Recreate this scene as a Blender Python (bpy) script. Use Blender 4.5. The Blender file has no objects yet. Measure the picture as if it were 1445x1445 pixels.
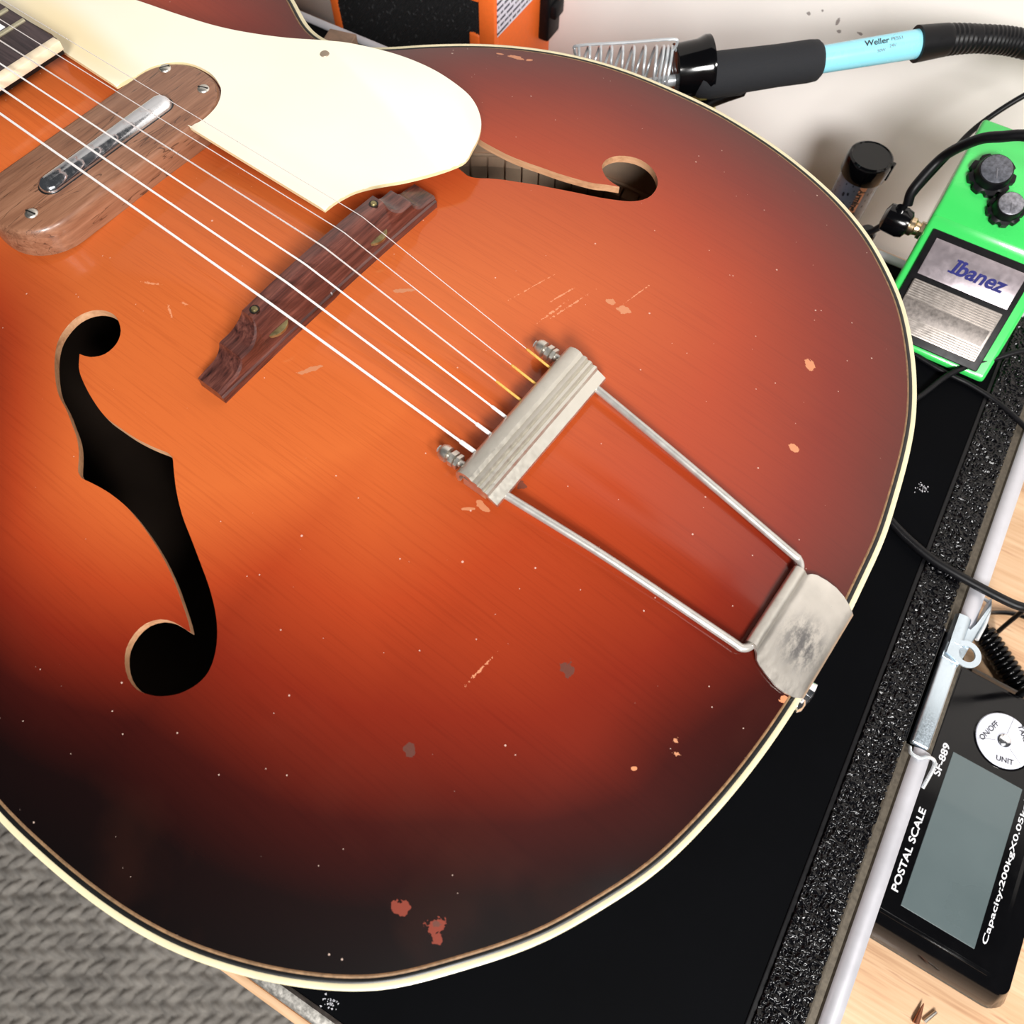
import bpy, bmesh, math, random
import numpy as np
from mathutils import Vector, Matrix, geometry
R = math.radians
sc = bpy.context.scene
col = sc.collection
random.seed(7); rng = np.random.default_rng(7)

# ------------------------------------------------------------------ camera
CAM = Vector((0.17873, -0.12051, 0.26625))
cd = bpy.data.cameras.new('camera'); cam = bpy.data.objects.new('camera', cd); col.objects.link(cam)
M = Matrix(((0.79503, -0.55811, 0.23757), (0.60644, 0.72306, -0.33079), (0.01284, 0.40706, 0.91331)))
cam.matrix_world = Matrix.Translation(CAM) @ M.to_4x4()
cd.sensor_width = 36.0; cd.lens = 36.0 * 1082.64 / 1445.0; cd.clip_start = 0.01; cd.clip_end = 30
cd.dof.use_dof = True; cd.dof.focus_distance = 0.335; cd.dof.aperture_fstop = 18.0
sc.camera = cam

# ------------------------------------------------------------------ light and exposure
world = bpy.data.worlds.new('world'); sc.world = world; world.use_nodes = True
bg = world.node_tree.nodes['Background']; bg.inputs[0].default_value = (0.93, 0.96, 1.0, 1); bg.inputs[1].default_value = 0.06

def area(name, loc, target, size, power, color):
    l = bpy.data.lights.new(name, 'AREA'); l.shape = 'DISK'; l.size = size; l.energy = power; l.color = color
    o = bpy.data.objects.new(name, l); col.objects.link(o); o.location = loc
    o.rotation_euler = (Vector(target) - Vector(loc)).to_track_quat('-Z', 'Y').to_euler()
    return o
area('bench_lamp', (0.95, -0.30, 0.85), (0.02, 0.05, 0), 0.24, 9, (1.0, 0.97, 0.93))
area('added_wall_fill', (0.95, -1.05, 1.0), (0.0, 0.3, 0), 0.5, 42, (1.0, 0.98, 0.96))  # added unseen source, brightens the wall and the lining inside the sound hole

sc.view_settings.view_transform = 'Standard'; sc.view_settings.look = 'None'
sc.view_settings.exposure = 0.0; sc.view_settings.gamma = 1.0; sc.view_settings.use_curve_mapping = False

# ------------------------------------------------------------------ heights (metres); z = 0 is the rim of the guitar top
ZC = -0.104      # top of the flight case
ZT = -0.248      # workbench
ZF = -0.95       # floor
CA = R(7.3)      # the bench things are turned a little against the guitar
CU = Vector((math.cos(CA), math.sin(CA), 0)); CV = Vector((-math.sin(CA), math.cos(CA), 0))
def cu(u, v, z): return CU * u + CV * v + Vector((0, 0, z))

# ------------------------------------------------------------------ materials
class MT:
    def __init__(s, name):
        s.m = bpy.data.materials.new(name); s.m.use_nodes = True; s.t = s.m.node_tree; s.n = s.t.nodes
        s.b = s.n['Principled BSDF']
    def node(s, kind, **k):
        n = s.n.new(kind)
        for a, v in k.items(): setattr(n, a, v)
        return n
    def link(s, a, b): s.t.links.new(a, b)
    def coord(s, scale=(1, 1, 1), rot=(0, 0, 0), loc=(0, 0, 0), kind='Object', typ='POINT'):
        tc = s.node('ShaderNodeTexCoord'); mp = s.node('ShaderNodeMapping', vector_type=typ)
        mp.inputs['Scale'].default_value = scale; mp.inputs['Rotation'].default_value = rot; mp.inputs['Location'].default_value = loc
        s.link(tc.outputs[kind], mp.inputs[0]); return mp.outputs[0]
    def noise(s, vec, scale=5, detail=4, rough=.5, dist=0):
        n = s.node('ShaderNodeTexNoise'); n.inputs['Scale'].default_value = scale; n.inputs['Detail'].default_value = detail
        n.inputs['Roughness'].default_value = rough; n.inputs['Distortion'].default_value = dist
        if vec: s.link(vec, n.inputs['Vector'])
        return n.outputs['Fac']
    def ramp(s, fac, stops, interp='LINEAR'):
        n = s.node('ShaderNodeValToRGB'); e = n.color_ramp.elements; n.color_ramp.interpolation = interp
        while len(e) < len(stops): e.new(.5)
        for i, (p_, c) in enumerate(stops): e[i].position = p_; e[i].color = (*c, 1) if len(c) == 3 else c
        s.link(fac, n.inputs[0]); return n.outputs[0]
    def mix(s, fac, a, b, mode='MIX'):
        n = s.node('ShaderNodeMix', data_type='RGBA', blend_type=mode)
        for i, v in ((0, fac), (6, a), (7, b)):
            if isinstance(v, (int, float)): n.inputs[i].default_value = v
            elif isinstance(v, tuple): n.inputs[i].default_value = (*v, 1)
            else: s.link(v, n.inputs[i])
        return n.outputs[2]
    def math(s, op, a, b=0.0, c=0.0):
        n = s.node('ShaderNodeMath', operation=op)
        for i, v in enumerate((a, b, c)):
            if isinstance(v, (int, float)): n.inputs[i].default_value = v
            else: s.link(v, n.inputs[i])
        return n.outputs[0]
    def maprange(s, v, a, b, c=0.0, d=1.0, smooth=False):
        n = s.node('ShaderNodeMapRange'); n.interpolation_type = 'SMOOTHSTEP' if smooth else 'LINEAR'
        s.link(v, n.inputs[0])
        for i, k in enumerate((a, b, c, d)): n.inputs[i + 1].default_value = k
        return n.outputs[0]
    def bump(s, h, strength=.3, dist=.001):
        n = s.node('ShaderNodeBump'); n.inputs['Strength'].default_value = strength; n.inputs['Distance'].default_value = dist
        s.link(h, n.inputs['Height']); s.link(n.outputs[0], s.b.inputs['Normal']); return n
    def set(s, **k):
        nm = dict(color='Base Color', rough='Roughness', metal='Metallic', coat='Coat Weight', coatr='Coat Roughness', spec='Specular IOR Level', trans='Transmission Weight', sheen='Sheen Weight')
        for a, v in k.items():
            i = s.b.inputs[nm[a]]
            if isinstance(v, tuple): i.default_value = (*v, 1)
            elif isinstance(v, (int, float)): i.default_value = v
            else: s.link(v, i)
        return s
def plain(name, c, rough=.5, metal=0, coat=0, var=.12, nscale=60, bump=0, spec=.5):
    m = MT(name); f = m.noise(m.coord(), nscale, 5, .6)
    d = tuple(x * (1 - var) for x in c); l = tuple(min(1, x * (1 + var)) for x in c)
    m.set(color=m.ramp(f, [(.3, d), (.7, l)]), rough=m.maprange(f, .3, .7, max(.02, rough - .05), rough + .06), metal=metal, coat=coat, spec=spec)
    if bump: m.bump(f, bump, .0006)
    return m.m

mt = {}
# --- guitar top: sunburst lacquer over spruce, with chips, scratches and dust
def chip_mask(m, items, vec_noise):
    """items: (x, y, angle, rx, ry) in metres on the guitar top"""
    tot = None
    for (x, y, a, rx, ry) in items:
        v = m.coord(loc=(x, y, 0), rot=(0, 0, a), scale=(rx, ry, 50), typ='TEXTURE')
        ln = m.node('ShaderNodeVectorMath', operation='LENGTH'); m.link(v, ln.inputs[0])
        e = m.math('ADD', ln.outputs['Value'], vec_noise)
        k = m.math('LESS_THAN', e, 1.0)
        tot = k if tot is None else m.math('MAXIMUM', tot, k)
    return tot
def guitar_top():
    m = MT('sunburst_lacquer')
    at = m.node('ShaderNodeAttribute', attribute_name='burst')
    soft = m.noise(m.coord(), 9, 2, .4)
    d = m.math('ADD', at.outputs['Fac'], m.math('MULTIPLY', m.math('SUBTRACT', soft, .5), .10))
    burst = m.ramp(d, [(0, (.0018, .0006, .0006)), (.12, (.0050, .0009, .0008)), (.26, (.034, .0030, .0018)), (.44, (.17, .014, .0045)), (.62, (.34, .042, .010)), (.85, (.49, .096, .022)), (1, (.55, .122, .028))])
    grain = m.noise(m.coord(scale=(14, 900, 1)), 1.0, 4, .6)
    fine = m.noise(m.coord(scale=(60, 2600, 1)), 1.0, 2, .5)
    g = m.math('ADD', m.math('MULTIPLY', grain, .65), m.math('MULTIPLY', fine, .35))
    gc = m.ramp(g, [(.38, (.90, .86, .85)), (.5, (1, 1, 1)), (.62, (1.0, 1.0, 1.0))])
    c = m.mix(1.0, burst, gc, 'MULTIPLY')
    # smoky, uneven brown patches in the lacquer
    sm = m.noise(m.coord(loc=(.3, .2, 0)), 22, 3, .5)
    c = m.mix(m.maprange(sm, .55, .80, 0, .05), c, (.22, .06, .03))
    wob = m.noise(m.coord(), 420, 3, .6); wob = m.math('MULTIPLY', m.math('SUBTRACT', wob, .5), 1.7)
    pale = [(.0954, .0685, .3, .0026, .0019), (.0888, .069, .2, .0021, .0014), (.1677, .0978, .8, .002, .0026), (.181, .0595, 0, .0021, .0016), (-.0426, .1787, .2, .0045, .0016), (-.036, .181, .9, .0016, .0012),
            (.020, .0199, .75, .0042, .0010), (.0164, -.0307, 1.0, .0055, .0011), (.1044, -.0350, -.1, .0030, .0012), (.1010, -.0390, .7, .0024, .0006), (.2272, -.0238, .2, .0032, .0014), (.1975, -.0745, .5, .0010, .0007), (-.051, .176, .4, .002, .0008)]
    c = m.mix(chip_mask(m, pale, wob), c, (.54, .21, .10))
    red = [(.1637, -.1509, .4, .0022, .0019), (.1752, -.1485, .9, .0028, .0024), (.1775, -.1505, .2, .0019, .0016)]
    c = m.mix(m.math('MULTIPLY', chip_mask(m, red, m.math('MULTIPLY', wob, 1.9)), .8), c, (.22, .045, .028))
    dark = [(.1618, -.0628, .4, .0026, .0024), (.1367, -.114, .3, .0022, .0018), (.1105, -.020, 0, .0018, .0014), (.175, -.1478, .2, .0012, .0010)]
    c = m.mix(m.math('MULTIPLY', chip_mask(m, dark, m.math('MULTIPLY', wob, 1.6)), .75), c, (.09, .045, .035))
    scr = [(.1391, -.0816, 1.45, .0060, .0005), (.0738, .0492, 1.42, .0075, .0006), (.0775, .0565, 1.35, .0120, .0005), (.0716, .0585, 1.30, .0080, .0004), (-.0639, -.0387, .45, .0045, .0006), (-.0472, -.0442, -.5, .0040, .0006), (-.0455, -.038, .2, .0018, .0007), (.206, -.062, .3, .0020, .0006), (.095, .080, 1.4, .009, .0003), (.06, .055, 1.3, .011, .0003), (.2035, -.0586, .2, .0012, .0008)]
    wob2 = m.math('MULTIPLY', m.math('SUBTRACT', m.noise(m.coord(loc=(.1, 0, 0)), 700, 3, .7), .42), 4.5)
    c = m.mix(m.math('MULTIPLY', chip_mask(m, scr, wob2), .6), c, (.75, .34, .18))
    # dust and sanding specks
    vo = m.node('ShaderNodeTexVoronoi'); vo.inputs['Scale'].default_value = 210; m.link(m.coord(), vo.inputs['Vector'])
    sp = m.math('LESS_THAN', vo.outputs['Distance'], m.maprange(m.noise(m.coord(), 80, 2, .5), .45, .75, .0, .11))
    c = m.mix(m.math('MULTIPLY', sp, .55), c, (.8, .6, .5))
    m.set(color=c, rough=.55, coat=.58, coatr=.10, spec=.06)
    ub = m.noise(m.coord(), 14, 2, .4)
    m.set(coatr=m.maprange(ub, .3, .7, .06, .12))
    m.bump(grain, .05, .0002)
    return m.m
mt['top'] = guitar_top()

def streaky(name, dark, mid, light, rough=.45, axis='x', freq=120, coat=0.0, bump=.15, lines=0.0):
    m = MT(name); sx = dict(x=(.06, 1, 1), y=(1, .06, 1), z=(1, 1, .06))[axis]
    v = m.coord(scale=sx)
    a = m.noise(v, freq, 5, .65, .6); b = m.noise(m.coord(scale=sx, loc=(.3, .1, 0)), freq * 5, 3, .6)
    f = m.math('ADD', m.math('MULTIPLY', a, .7), m.math('MULTIPLY', b, .3))
    c = m.ramp(f, [(.34, dark), (.48, mid), (.66, light)])
    if lines:
        k = m.noise(m.coord(scale=sx, loc=(.7, .4, 0)), freq * .45, 3, .5, 1.4)
        k2 = m.math('LESS_THAN', m.math('ABSOLUTE', m.math('SUBTRACT', k, .5)), .006)
        c = m.mix(m.math('MULTIPLY', k2, lines), c, tuple(x * .35 for x in dark))
    m.set(color=c, rough=rough, coat=coat, coatr=.15); m.bump(f, bump, .0004)
    return m.m
mt['walnut'] = streaky('walnut_veneer', (.15, .06, .032), (.245, .11, .06), (.34, .17, .10), .42, 'y', 260, .25, .1, .7)
mt['rosewood'] = streaky('rosewood', (.010, .004, .004), (.070, .021, .016), (.165, .056, .040), .36, 'y', 300, .3, .2)
mt['ebony'] = streaky('dark_fingerboard_wood', (.018, .012, .014), (.045, .03, .033), (.09, .06, .06), .5, 'x', 300)
mt['raw_spruce'] = streaky('raw_spruce', (.36, .17, .08), (.52, .27, .14), (.64, .37, .21), .6, 'x', 200)
mt['lining'] = plain('basswood_lining', (.85, .60, .42), .7, var=.1)
mt['inside'] = plain('shadowy_inside_wood', (.035, .02, .012), .8)  # wood colour darkened to stand in for the shade inside the body
mt['mahogany'] = streaky('maple_sides_lacquer', (.05, .012, .008), (.10, .02, .012), (.16, .035, .02), .25, 'x', 90, .6)
mt['cream'] = plain('cream_binding', (.66, .59, .38), .35, coat=.3, var=.08, nscale=90)
mt['black_line'] = plain('black_purfling', (.003, .003, .003), .4)
mt['tan_line'] = plain('tan_purfling', (.22, .13, .065), .5, var=.35, nscale=500)
def guard():
    m = MT('cream_celluloid'); f = m.noise(m.coord(), 12, 3, .5)
    c = m.ramp(f, [(.3, (.93, .86, .66)), (.65, (.92, .87, .72))])
    # yellowed zone by the fingerboard
    v = m.coord(loc=(-.196, .034, 0), rot=(0, 0, -.12), scale=(.052, .013, 50), typ='TEXTURE'); ln = m.node('ShaderNodeVectorMath', operation='LENGTH'); m.link(v, ln.inputs[0])
    c = m.mix(m.maprange(m.math('ADD', ln.outputs['Value'], m.math('MULTIPLY', m.math('SUBTRACT', f, .5), .8)), .3, 1.5, .75, 0, True), c, (.85, .68, .36))
    m.set(color=c, rough=.3, coat=.4, coatr=.12); return m.m
mt['guard'] = guard()
mt['guard_edge'] = plain('yellowed_celluloid_edge', (.80, .66, .38), .35)
def nickel(name, c, rough, dirt=(.2, .18, .16), dscale=40, amount=.5):
    m = MT(name); f = m.noise(m.coord(), dscale, 6, .65); g = m.noise(m.coord(loc=(.5, .2, .1)), dscale * 14, 3, .6)
    k = m.maprange(f, .56, .74, 0, amount, True); k = m.math('MULTIPLY', k, m.maprange(g, .35, .6, .4, 1))
    m.set(color=m.mix(k, c, dirt), metal=m.maprange(f, .5, .8, 1, .8), rough=m.maprange(g, .3, .7, rough - .06, rough + .1)); m.bump(g, .06, .0002); return m.m
mt['nickel'] = nickel('aged_nickel', (.72, .69, .63), .34)
mt['nickel_bar'] = nickel('satin_nickel_bar', (.70, .67, .60), .40, amount=.2)
mt['chrome'] = nickel('polished_chrome', (.86, .88, .92), .10, amount=.12)
def tail_plate():
    m = MT('tarnished_tail_plate')
    v = m.coord(loc=(.2215, -.0045, 0), rot=(0, 0, .1), scale=(.0105, .0125, 50), typ='TEXTURE'); ln = m.node('ShaderNodeVectorMath', operation='LENGTH'); m.link(v, ln.inputs[0])
    f = m.noise(m.coord(scale=(1, .45, 1), rot=(0, 0, .5)), 330, 6, .75)
    k = m.math('MULTIPLY', m.maprange(ln.outputs['Value'], .2, 1.25, 1, 0, True), m.maprange(f, .36, .6, 0, 1, True))
    g = m.noise(m.coord(), 60, 4, .6)
    base = m.ramp(g, [(.3, (.60, .57, .52)), (.7, (.76, .72, .66))])
    m.set(color=m.mix(m.math('MULTIPLY', k, .85), base, (.09, .09, .10)), metal=.95, rough=m.maprange(f, .3, .7, .26, .46)); m.bump(f, .05, .0002); return m.m
mt['tail_plate'] = tail_plate()
mt['steel_string'] = plain('bright_string_winding', (.95, .94, .93), .34, metal=.25, var=.04, nscale=900)
mt['plain_string'] = plain('plain_steel', (.88, .82, .80), .3, metal=.4, var=.05, nscale=900)
mt['silk'] = plain('golden_silk_wrap', (.66, .38, .08), .6, nscale=1500, var=.25)
mt['brass'] = plain('dull_brass', (.32, .27, .13), .4, metal=.9, var=.3, nscale=500)
mt['fret'] = plain('fret_brass', (.62, .57, .40), .3, metal=.8)
mt['pearl'] = plain('pearloid', (.90, .93, .96), .2, coat=.5, var=.05, nscale=150)
mt['ivory'] = plain('ivory_strip', (.86, .72, .52), .35, var=.08, nscale=120)
mt['rubber'] = plain('black_rubber', (.004, .004, .005), .42, var=.2, nscale=200, spec=.22)
mt['gloss_black'] = plain('glossy_black_plastic', (.0020, .0020, .0025), .12, coat=.0, spec=.3)
mt['foam'] = plain('black_foam_grip', (.009, .010, .013), .85, var=.3, nscale=900, bump=.3)
mt['case_flat'] = plain('smooth_black_laminate', (.0015, .0017, .0023), .62, var=.2, nscale=20, spec=.03)
mt['tolex'] = plain('pebbled_black_coating', (.0018, .0018, .0026), .17, coat=.0, var=.3, nscale=400, spec=.28)
mt['alu'] = plain('satin_aluminium', (.52, .52, .56), .38, metal=.35, var=.08, nscale=60)
mt['alu_dull'] = plain('dull_raw_aluminium_edge', (.10, .085, .065), .55, metal=.6, var=.3, nscale=500)
mt['zinc'] = nickel('bluish_zinc_plate', (.60, .70, .78), .34, amount=.2, dscale=90)
mt['steel_wire'] = plain('zinc_wire', (.62, .66, .69), .3, metal=.55, var=.05)
mt['rod'] = plain('dull_nickel_rod', (.50, .48, .45), .36, metal=.55, var=.1, nscale=200)
def bench_wood():
    m = MT('pale_bench_wood'); v = m.coord(scale=(.07, 1, 1), rot=(0, 0, 0))
    a = m.noise(v, 45, 5, .6, .7); b = m.noise(m.coord(scale=(.035, 1, 1), loc=(.2, .3, 0)), 420, 3, .6)
    f = m.math('ADD', m.math('MULTIPLY', a, .6), m.math('MULTIPLY', b, .4))
    c = m.ramp(f, [(.34, (.42, .22, .11)), (.46, (.60, .37, .21)), (.62, (.69, .48, .30))])
    st = m.noise(m.coord(scale=(.09, 1, 1), loc=(.9, .1, 0)), 260, 2, .5)
    c = m.mix(m.maprange(st, .64, .70, 0, .5), c, (.33, .13, .06))
    m.set(color=c, rough=.45, coat=.15); m.bump(f, .1, .0003); return m.m
mt['bench'] = bench_wood()
def wall_paint():
    m = MT('off_white_wall_paint'); f = m.noise(m.coord(), 6, 3, .5); g = m.noise(m.coord(), 300, 3, .6)
    c = m.ramp(f, [(.3, (.90, .86, .82)), (.7, (.92, .88, .845))])
    wob = m.math('MULTIPLY', m.math('SUBTRACT', m.noise(m.coord(), 260, 3, .7), .5), 2.4)
    tot = None
    for (u, z, ru, rz) in [(.0745, -.088, .0014, .0011), (.096, -.0865, .0011, .0026), (.0995, -.0925, .0016, .0012), (.1135, -.089, .0022, .0009), (.083, -.083, .001, .0008)]:
        v = m.coord(loc=(u, 0, z), scale=(ru, 50, rz), typ='TEXTURE'); ln = m.node('ShaderNodeVectorMath', operation='LENGTH'); m.link(v, ln.inputs[0])
        k = m.math('LESS_THAN', m.math('ADD', ln.outputs['Value'], wob), 1.0); tot = k if tot is None else m.math('MAXIMUM', tot, k)
    c = m.mix(m.math('MULTIPLY', tot, .7), c, (.10, .06, .06))
    m.set(color=c, rough=.8); m.bump(g, .12, .0006); return m.m
mt['wall'] = wall_paint()
mt['carpet'] = plain('grey_brown_carpet_yarn', (.27, .25, .225), .95, var=.35, nscale=45)
def orange_plastic():
    return plain('orange_vinyl', (.92, .165, .025), .45, var=.05, nscale=300, bump=.1)
mt['orange'] = orange_plastic()
mt['grille'] = plain('black_grille_cloth', (.005, .005, .006), .8, var=.6, nscale=500, bump=.8)
mt['green'] = plain('green_enamel', (.045, .58, .11), .24, coat=.5, var=.04, nscale=20)
mt['plate_metal'] = plain('pinkish_brushed_plate', (.46, .40, .43), .33, metal=.75, var=.08, nscale=200)
mt['treadle'] = plain('worn_treadle_metal', (.40, .36, .33), .38, metal=.7, var=.15, nscale=300)
mt['treadle_dark'] = plain('worn_treadle_band', (.22, .195, .18), .5, metal=.5, var=.35, nscale=500)
mt['knob_top'] = plain('scratched_knob_cap', (.10, .105, .125), .35, metal=.4, var=.5, nscale=500)
mt['knob_top_bright'] = plain('worn_silvery_knob_cap', (.24, .24, .27), .35, metal=.5, var=.5, nscale=500)
mt['blue'] = plain('pale_blue_barrel_plastic', (.28, .72, .86), .28, coat=.3, var=.03, nscale=40)
mt['navy_ink'] = plain('navy_ink', (.006, .008, .13), .4)
mt['black_ink'] = plain('black_ink', (.02, .02, .025), .5)
mt['white_ink'] = plain('white_ink', (.80, .81, .84), .5, var=.03)
mt['grey_ink'] = plain('grey_ink', (.16, .16, .18), .5)
mt['lcd'] = plain('grey_green_display', (.085, .115, .12), .28, coat=.3, var=.06, nscale=15)
mt['disc'] = plain('white_button_disc', (.74, .76, .86), .3, coat=.3, var=.03)
mt['cardboard'] = plain('brown_wood_block', (.24, .15, .10), .7, var=.2, nscale=200)
mt['yellow'] = plain('brass_yellow_underside', (.45, .36, .08), .45)
mt['gold'] = plain('gold_plug_metal', (.85, .66, .42), .25, metal=1)
mt['copper'] = plain('copper_point', (.40, .16, .09), .35, metal=.8)
mt['orange_ink'] = plain('orange_stripe_print', (.85, .36, .20), .45)
def tube_print():
    m = MT('grey_speckled_tube'); v = m.coord(scale=(1, 1, .55)); vo = m.node('ShaderNodeTexVoronoi'); vo.inputs['Scale'].default_value = 360; m.link(v, vo.inputs['Vector'])
    k = m.math('LESS_THAN', vo.outputs['Distance'], m.maprange(m.noise(m.coord(), 150, 2, .5), .4, .65, .1, .42))
    m.set(color=m.mix(k, (.15, .16, .21), (.02, .02, .03)), rough=.35, coat=.3); return m.m
mt['tube'] = tube_print()
def label_print():
    m = MT('small_print_label')
    tc = m.coord(); sep = m.node('ShaderNodeSeparateXYZ'); m.link(tc, sep.inputs[0])
    row = m.math('FRACT', m.math('MULTIPLY', sep.outputs['Z'], 230)); inrow = m.math('LESS_THAN', row, .42)
    cell = m.math('FLOOR', m.math('MULTIPLY', sep.outputs['Z'], 230))
    cv = m.node('ShaderNodeCombineXYZ'); m.link(m.math('MULTIPLY', sep.outputs['Y'], 420), cv.inputs[0]); m.link(m.math('MULTIPLY', cell, 7.3), cv.inputs[1])
    words = m.math('GREATER_THAN', m.noise(cv.outputs[0], 1, 2, .5), .44)
    m.set(color=m.mix(m.math('MULTIPLY', inrow, words), (.80, .78, .90), (.06, .06, .10)), rough=.4); return m.m
mt['label'] = label_print()
mt['leaf'] = plain('green_mesh', (.06, .22, .07), .6, var=.4)

# ------------------------------------------------------------------ mesh helpers
def tag(o, label=None, cat=None, group=None, kind=None):
    if label: o['label'] = label
    if cat: o['category'] = cat
    if group: o['group'] = group
    if kind: o['kind'] = kind
    return o
def thing(name, label, cat, loc=(0, 0, 0), rot=(0, 0, 0), group=None):
    o = bpy.data.objects.new(name, None); col.objects.link(o); o.location = loc; o.rotation_euler = rot
    o.empty_display_size = .01
    return tag(o, label, cat, group)
def obj(name, bm, mats, parent=None, smooth=None, label=None):
    if isinstance(bm, bmesh.types.BMesh):
        me = bpy.data.meshes.new(name); bmesh.ops.recalc_face_normals(bm, faces=bm.faces[:]) if smooth != 'keep' else None
        bm.to_mesh(me); bm.free()
    else: me = bm
    for mm in (mats if isinstance(mats, (list, tuple)) else [mats]): me.materials.append(mm)
    o = bpy.data.objects.new(name, me); col.objects.link(o); o.parent = parent
    if smooth:
        me.polygons.foreach_set('use_smooth', [True] * len(me.polygons))
        ang = smooth if isinstance(smooth, (int, float)) and smooth is not True else 40
        me.set_sharp_from_angle(angle=R(ang))
    if label: o['label'] = label
    return o
def box(bm, lo, hi, bev=0, seg=2):
    lo = Vector(lo); hi = Vector(hi)
    r = bmesh.ops.create_cube(bm, size=1); vs = r['verts']
    for v in vs: v.co = Vector([(lo[i] + hi[i]) / 2 + v.co[i] * (hi[i] - lo[i]) for i in range(3)])
    if bev:
        es = list({e for v in vs for e in v.link_edges}); bmesh.ops.bevel(bm, geom=es, offset=bev, segments=seg, profile=.5, affect='EDGES')
    return bm
def newbox(lo, hi, bev=0, seg=2): return box(bmesh.new(), lo, hi, bev, seg)
def smooth_path(P, n=8, closed=False):
    P = [Vector(p) for p in P]; out = []; L = len(P)
    rngi = range(L if closed else L - 1)
    for i in rngi:
        a = P[i - 1] if (i > 0 or closed) else P[0] * 2 - P[1]
        b = P[i]; c = P[(i + 1) % L]; d = P[(i + 2) % L] if (i + 2 < L or closed) else P[-1] * 2 - P[-2]
        for k in range(n):
            t = k / n
            out.append(.5 * ((2 * b) + (c - a) * t + (2 * a - 5 * b + 4 * c - d) * t * t + (3 * b - a - 3 * c + d) * t ** 3))
    if not closed: out.append(P[-1])
    return out
def tube(bm, P, r, seg=12, cap=True, closed=False):
    P = [Vector(p) for p in P]; n = len(P); rr = r if isinstance(r, (list, tuple)) else [r] * n
    T = []
    for i in range(n):
        a = P[i - 1] if (i > 0 or closed) else P[i]; b = P[(i + 1) % n] if (i < n - 1 or closed) else P[i]
        T.append((b - a).normalized())
    up = Vector((0, 0, 1)) if abs(T[0].z) < .9 else Vector((1, 0, 0))
    N = (up - T[0] * up.dot(T[0])).normalized(); rings = []
    for i in range(n):
        N = (N - T[i] * N.dot(T[i])).normalized(); B = T[i].cross(N)
        rings.append([bm.verts.new(P[i] + (N * math.cos(2 * math.pi * k / seg) + B * math.sin(2 * math.pi * k / seg)) * rr[i]) for k in range(seg)])
    for i in range(n if closed else n - 1):
        A = rings[i]; Bq = rings[(i + 1) % n]
        for k in range(seg): bm.faces.new((A[k], A[(k + 1) % seg], Bq[(k + 1) % seg], Bq[k]))
    if cap and not closed: bm.faces.new(rings[0][::-1]); bm.faces.new(rings[-1])
    return bm
def newtube(P, r, seg=12, cap=True, closed=False): return tube(bmesh.new(), P, r, seg, cap, closed)
def lathe(bm, prof, base, axis, seg=28, rfun=None):
    """prof: (t along axis, radius)"""
    base = Vector(base); ax = Vector(axis).normalized(); up = Vector((0, 0, 1)) if abs(ax.z) < .9 else Vector((1, 0, 0))
    N = (up - ax * up.dot(ax)).normalized(); B = ax.cross(N); rings = []
    for (t, r) in prof:
        rings.append([bm.verts.new(base + ax * t + (N * math.cos(2 * math.pi * k / seg) + B * math.sin(2 * math.pi * k / seg)) * (r * (rfun(k, seg, t) if rfun else 1))) for k in range(seg)])
    for A, Bq in zip(rings, rings[1:]):
        for k in range(seg): bm.faces.new((A[k], A[(k + 1) % seg], Bq[(k + 1) % seg], Bq[k]))
    bm.faces.new(rings[0][::-1]); bm.faces.new(rings[-1]); return bm
def newlathe(*a, **k): return lathe(bmesh.new(), *a, **k)
def prism(bm, poly, z0, z1, bev=0, seg=2, zf0=None, zf1=None):
    """poly: list of xy; zf: functions of (x, y) that replace the flat heights"""
    b = [bm.verts.new((x, y, zf0(x, y) if zf0 else z0)) for x, y in poly]; t = [bm.verts.new((x, y, zf1(x, y) if zf1 else z1)) for x, y in poly]
    n = len(poly); fb = bm.faces.new(b[::-1]); ft = bm.faces.new(t)
    for i in range(n): bm.faces.new((b[i], b[(i + 1) % n], t[(i + 1) % n], t[i]))
    if bev: bmesh.ops.bevel(bm, geom=list(ft.edges) + ([] if bev < 0 else []), offset=abs(bev), segments=seg, profile=.5, affect='EDGES')
    return bm
def extrude_y(bm, prof, y0, y1):
    """closed profile in (x, z) swept along y"""
    a = [bm.verts.new((x, y0, z)) for x, z in prof]; b = [bm.verts.new((x, y1, z)) for x, z in prof]; n = len(prof)
    bm.faces.new(a); bm.faces.new(b[::-1])
    for i in range(n): bm.faces.new((a[i], b[i], b[(i + 1) % n], a[(i + 1) % n]))
    return bm
def text_mesh(body, size, shear=0, offset=0, extrude=.0002, align='LEFT', space=1.0):
    c = bpy.data.curves.new('lettering', 'FONT'); c.body = body; c.size = size; c.shear = shear; c.offset = offset; c.extrude = extrude; c.align_x = align; c.space_character = space
    o = bpy.data.objects.new('lettering_source', c); col.objects.link(o)
    dg = bpy.context.evaluated_depsgraph_get(); me = bpy.data.meshes.new_from_object(o.evaluated_get(dg)); me.materials.clear()
    bpy.data.objects.remove(o); bpy.data.curves.remove(c); return me
def text_width(me):
    xs = [v.co.x for v in me.vertices]; return min(xs), max(xs)

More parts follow.
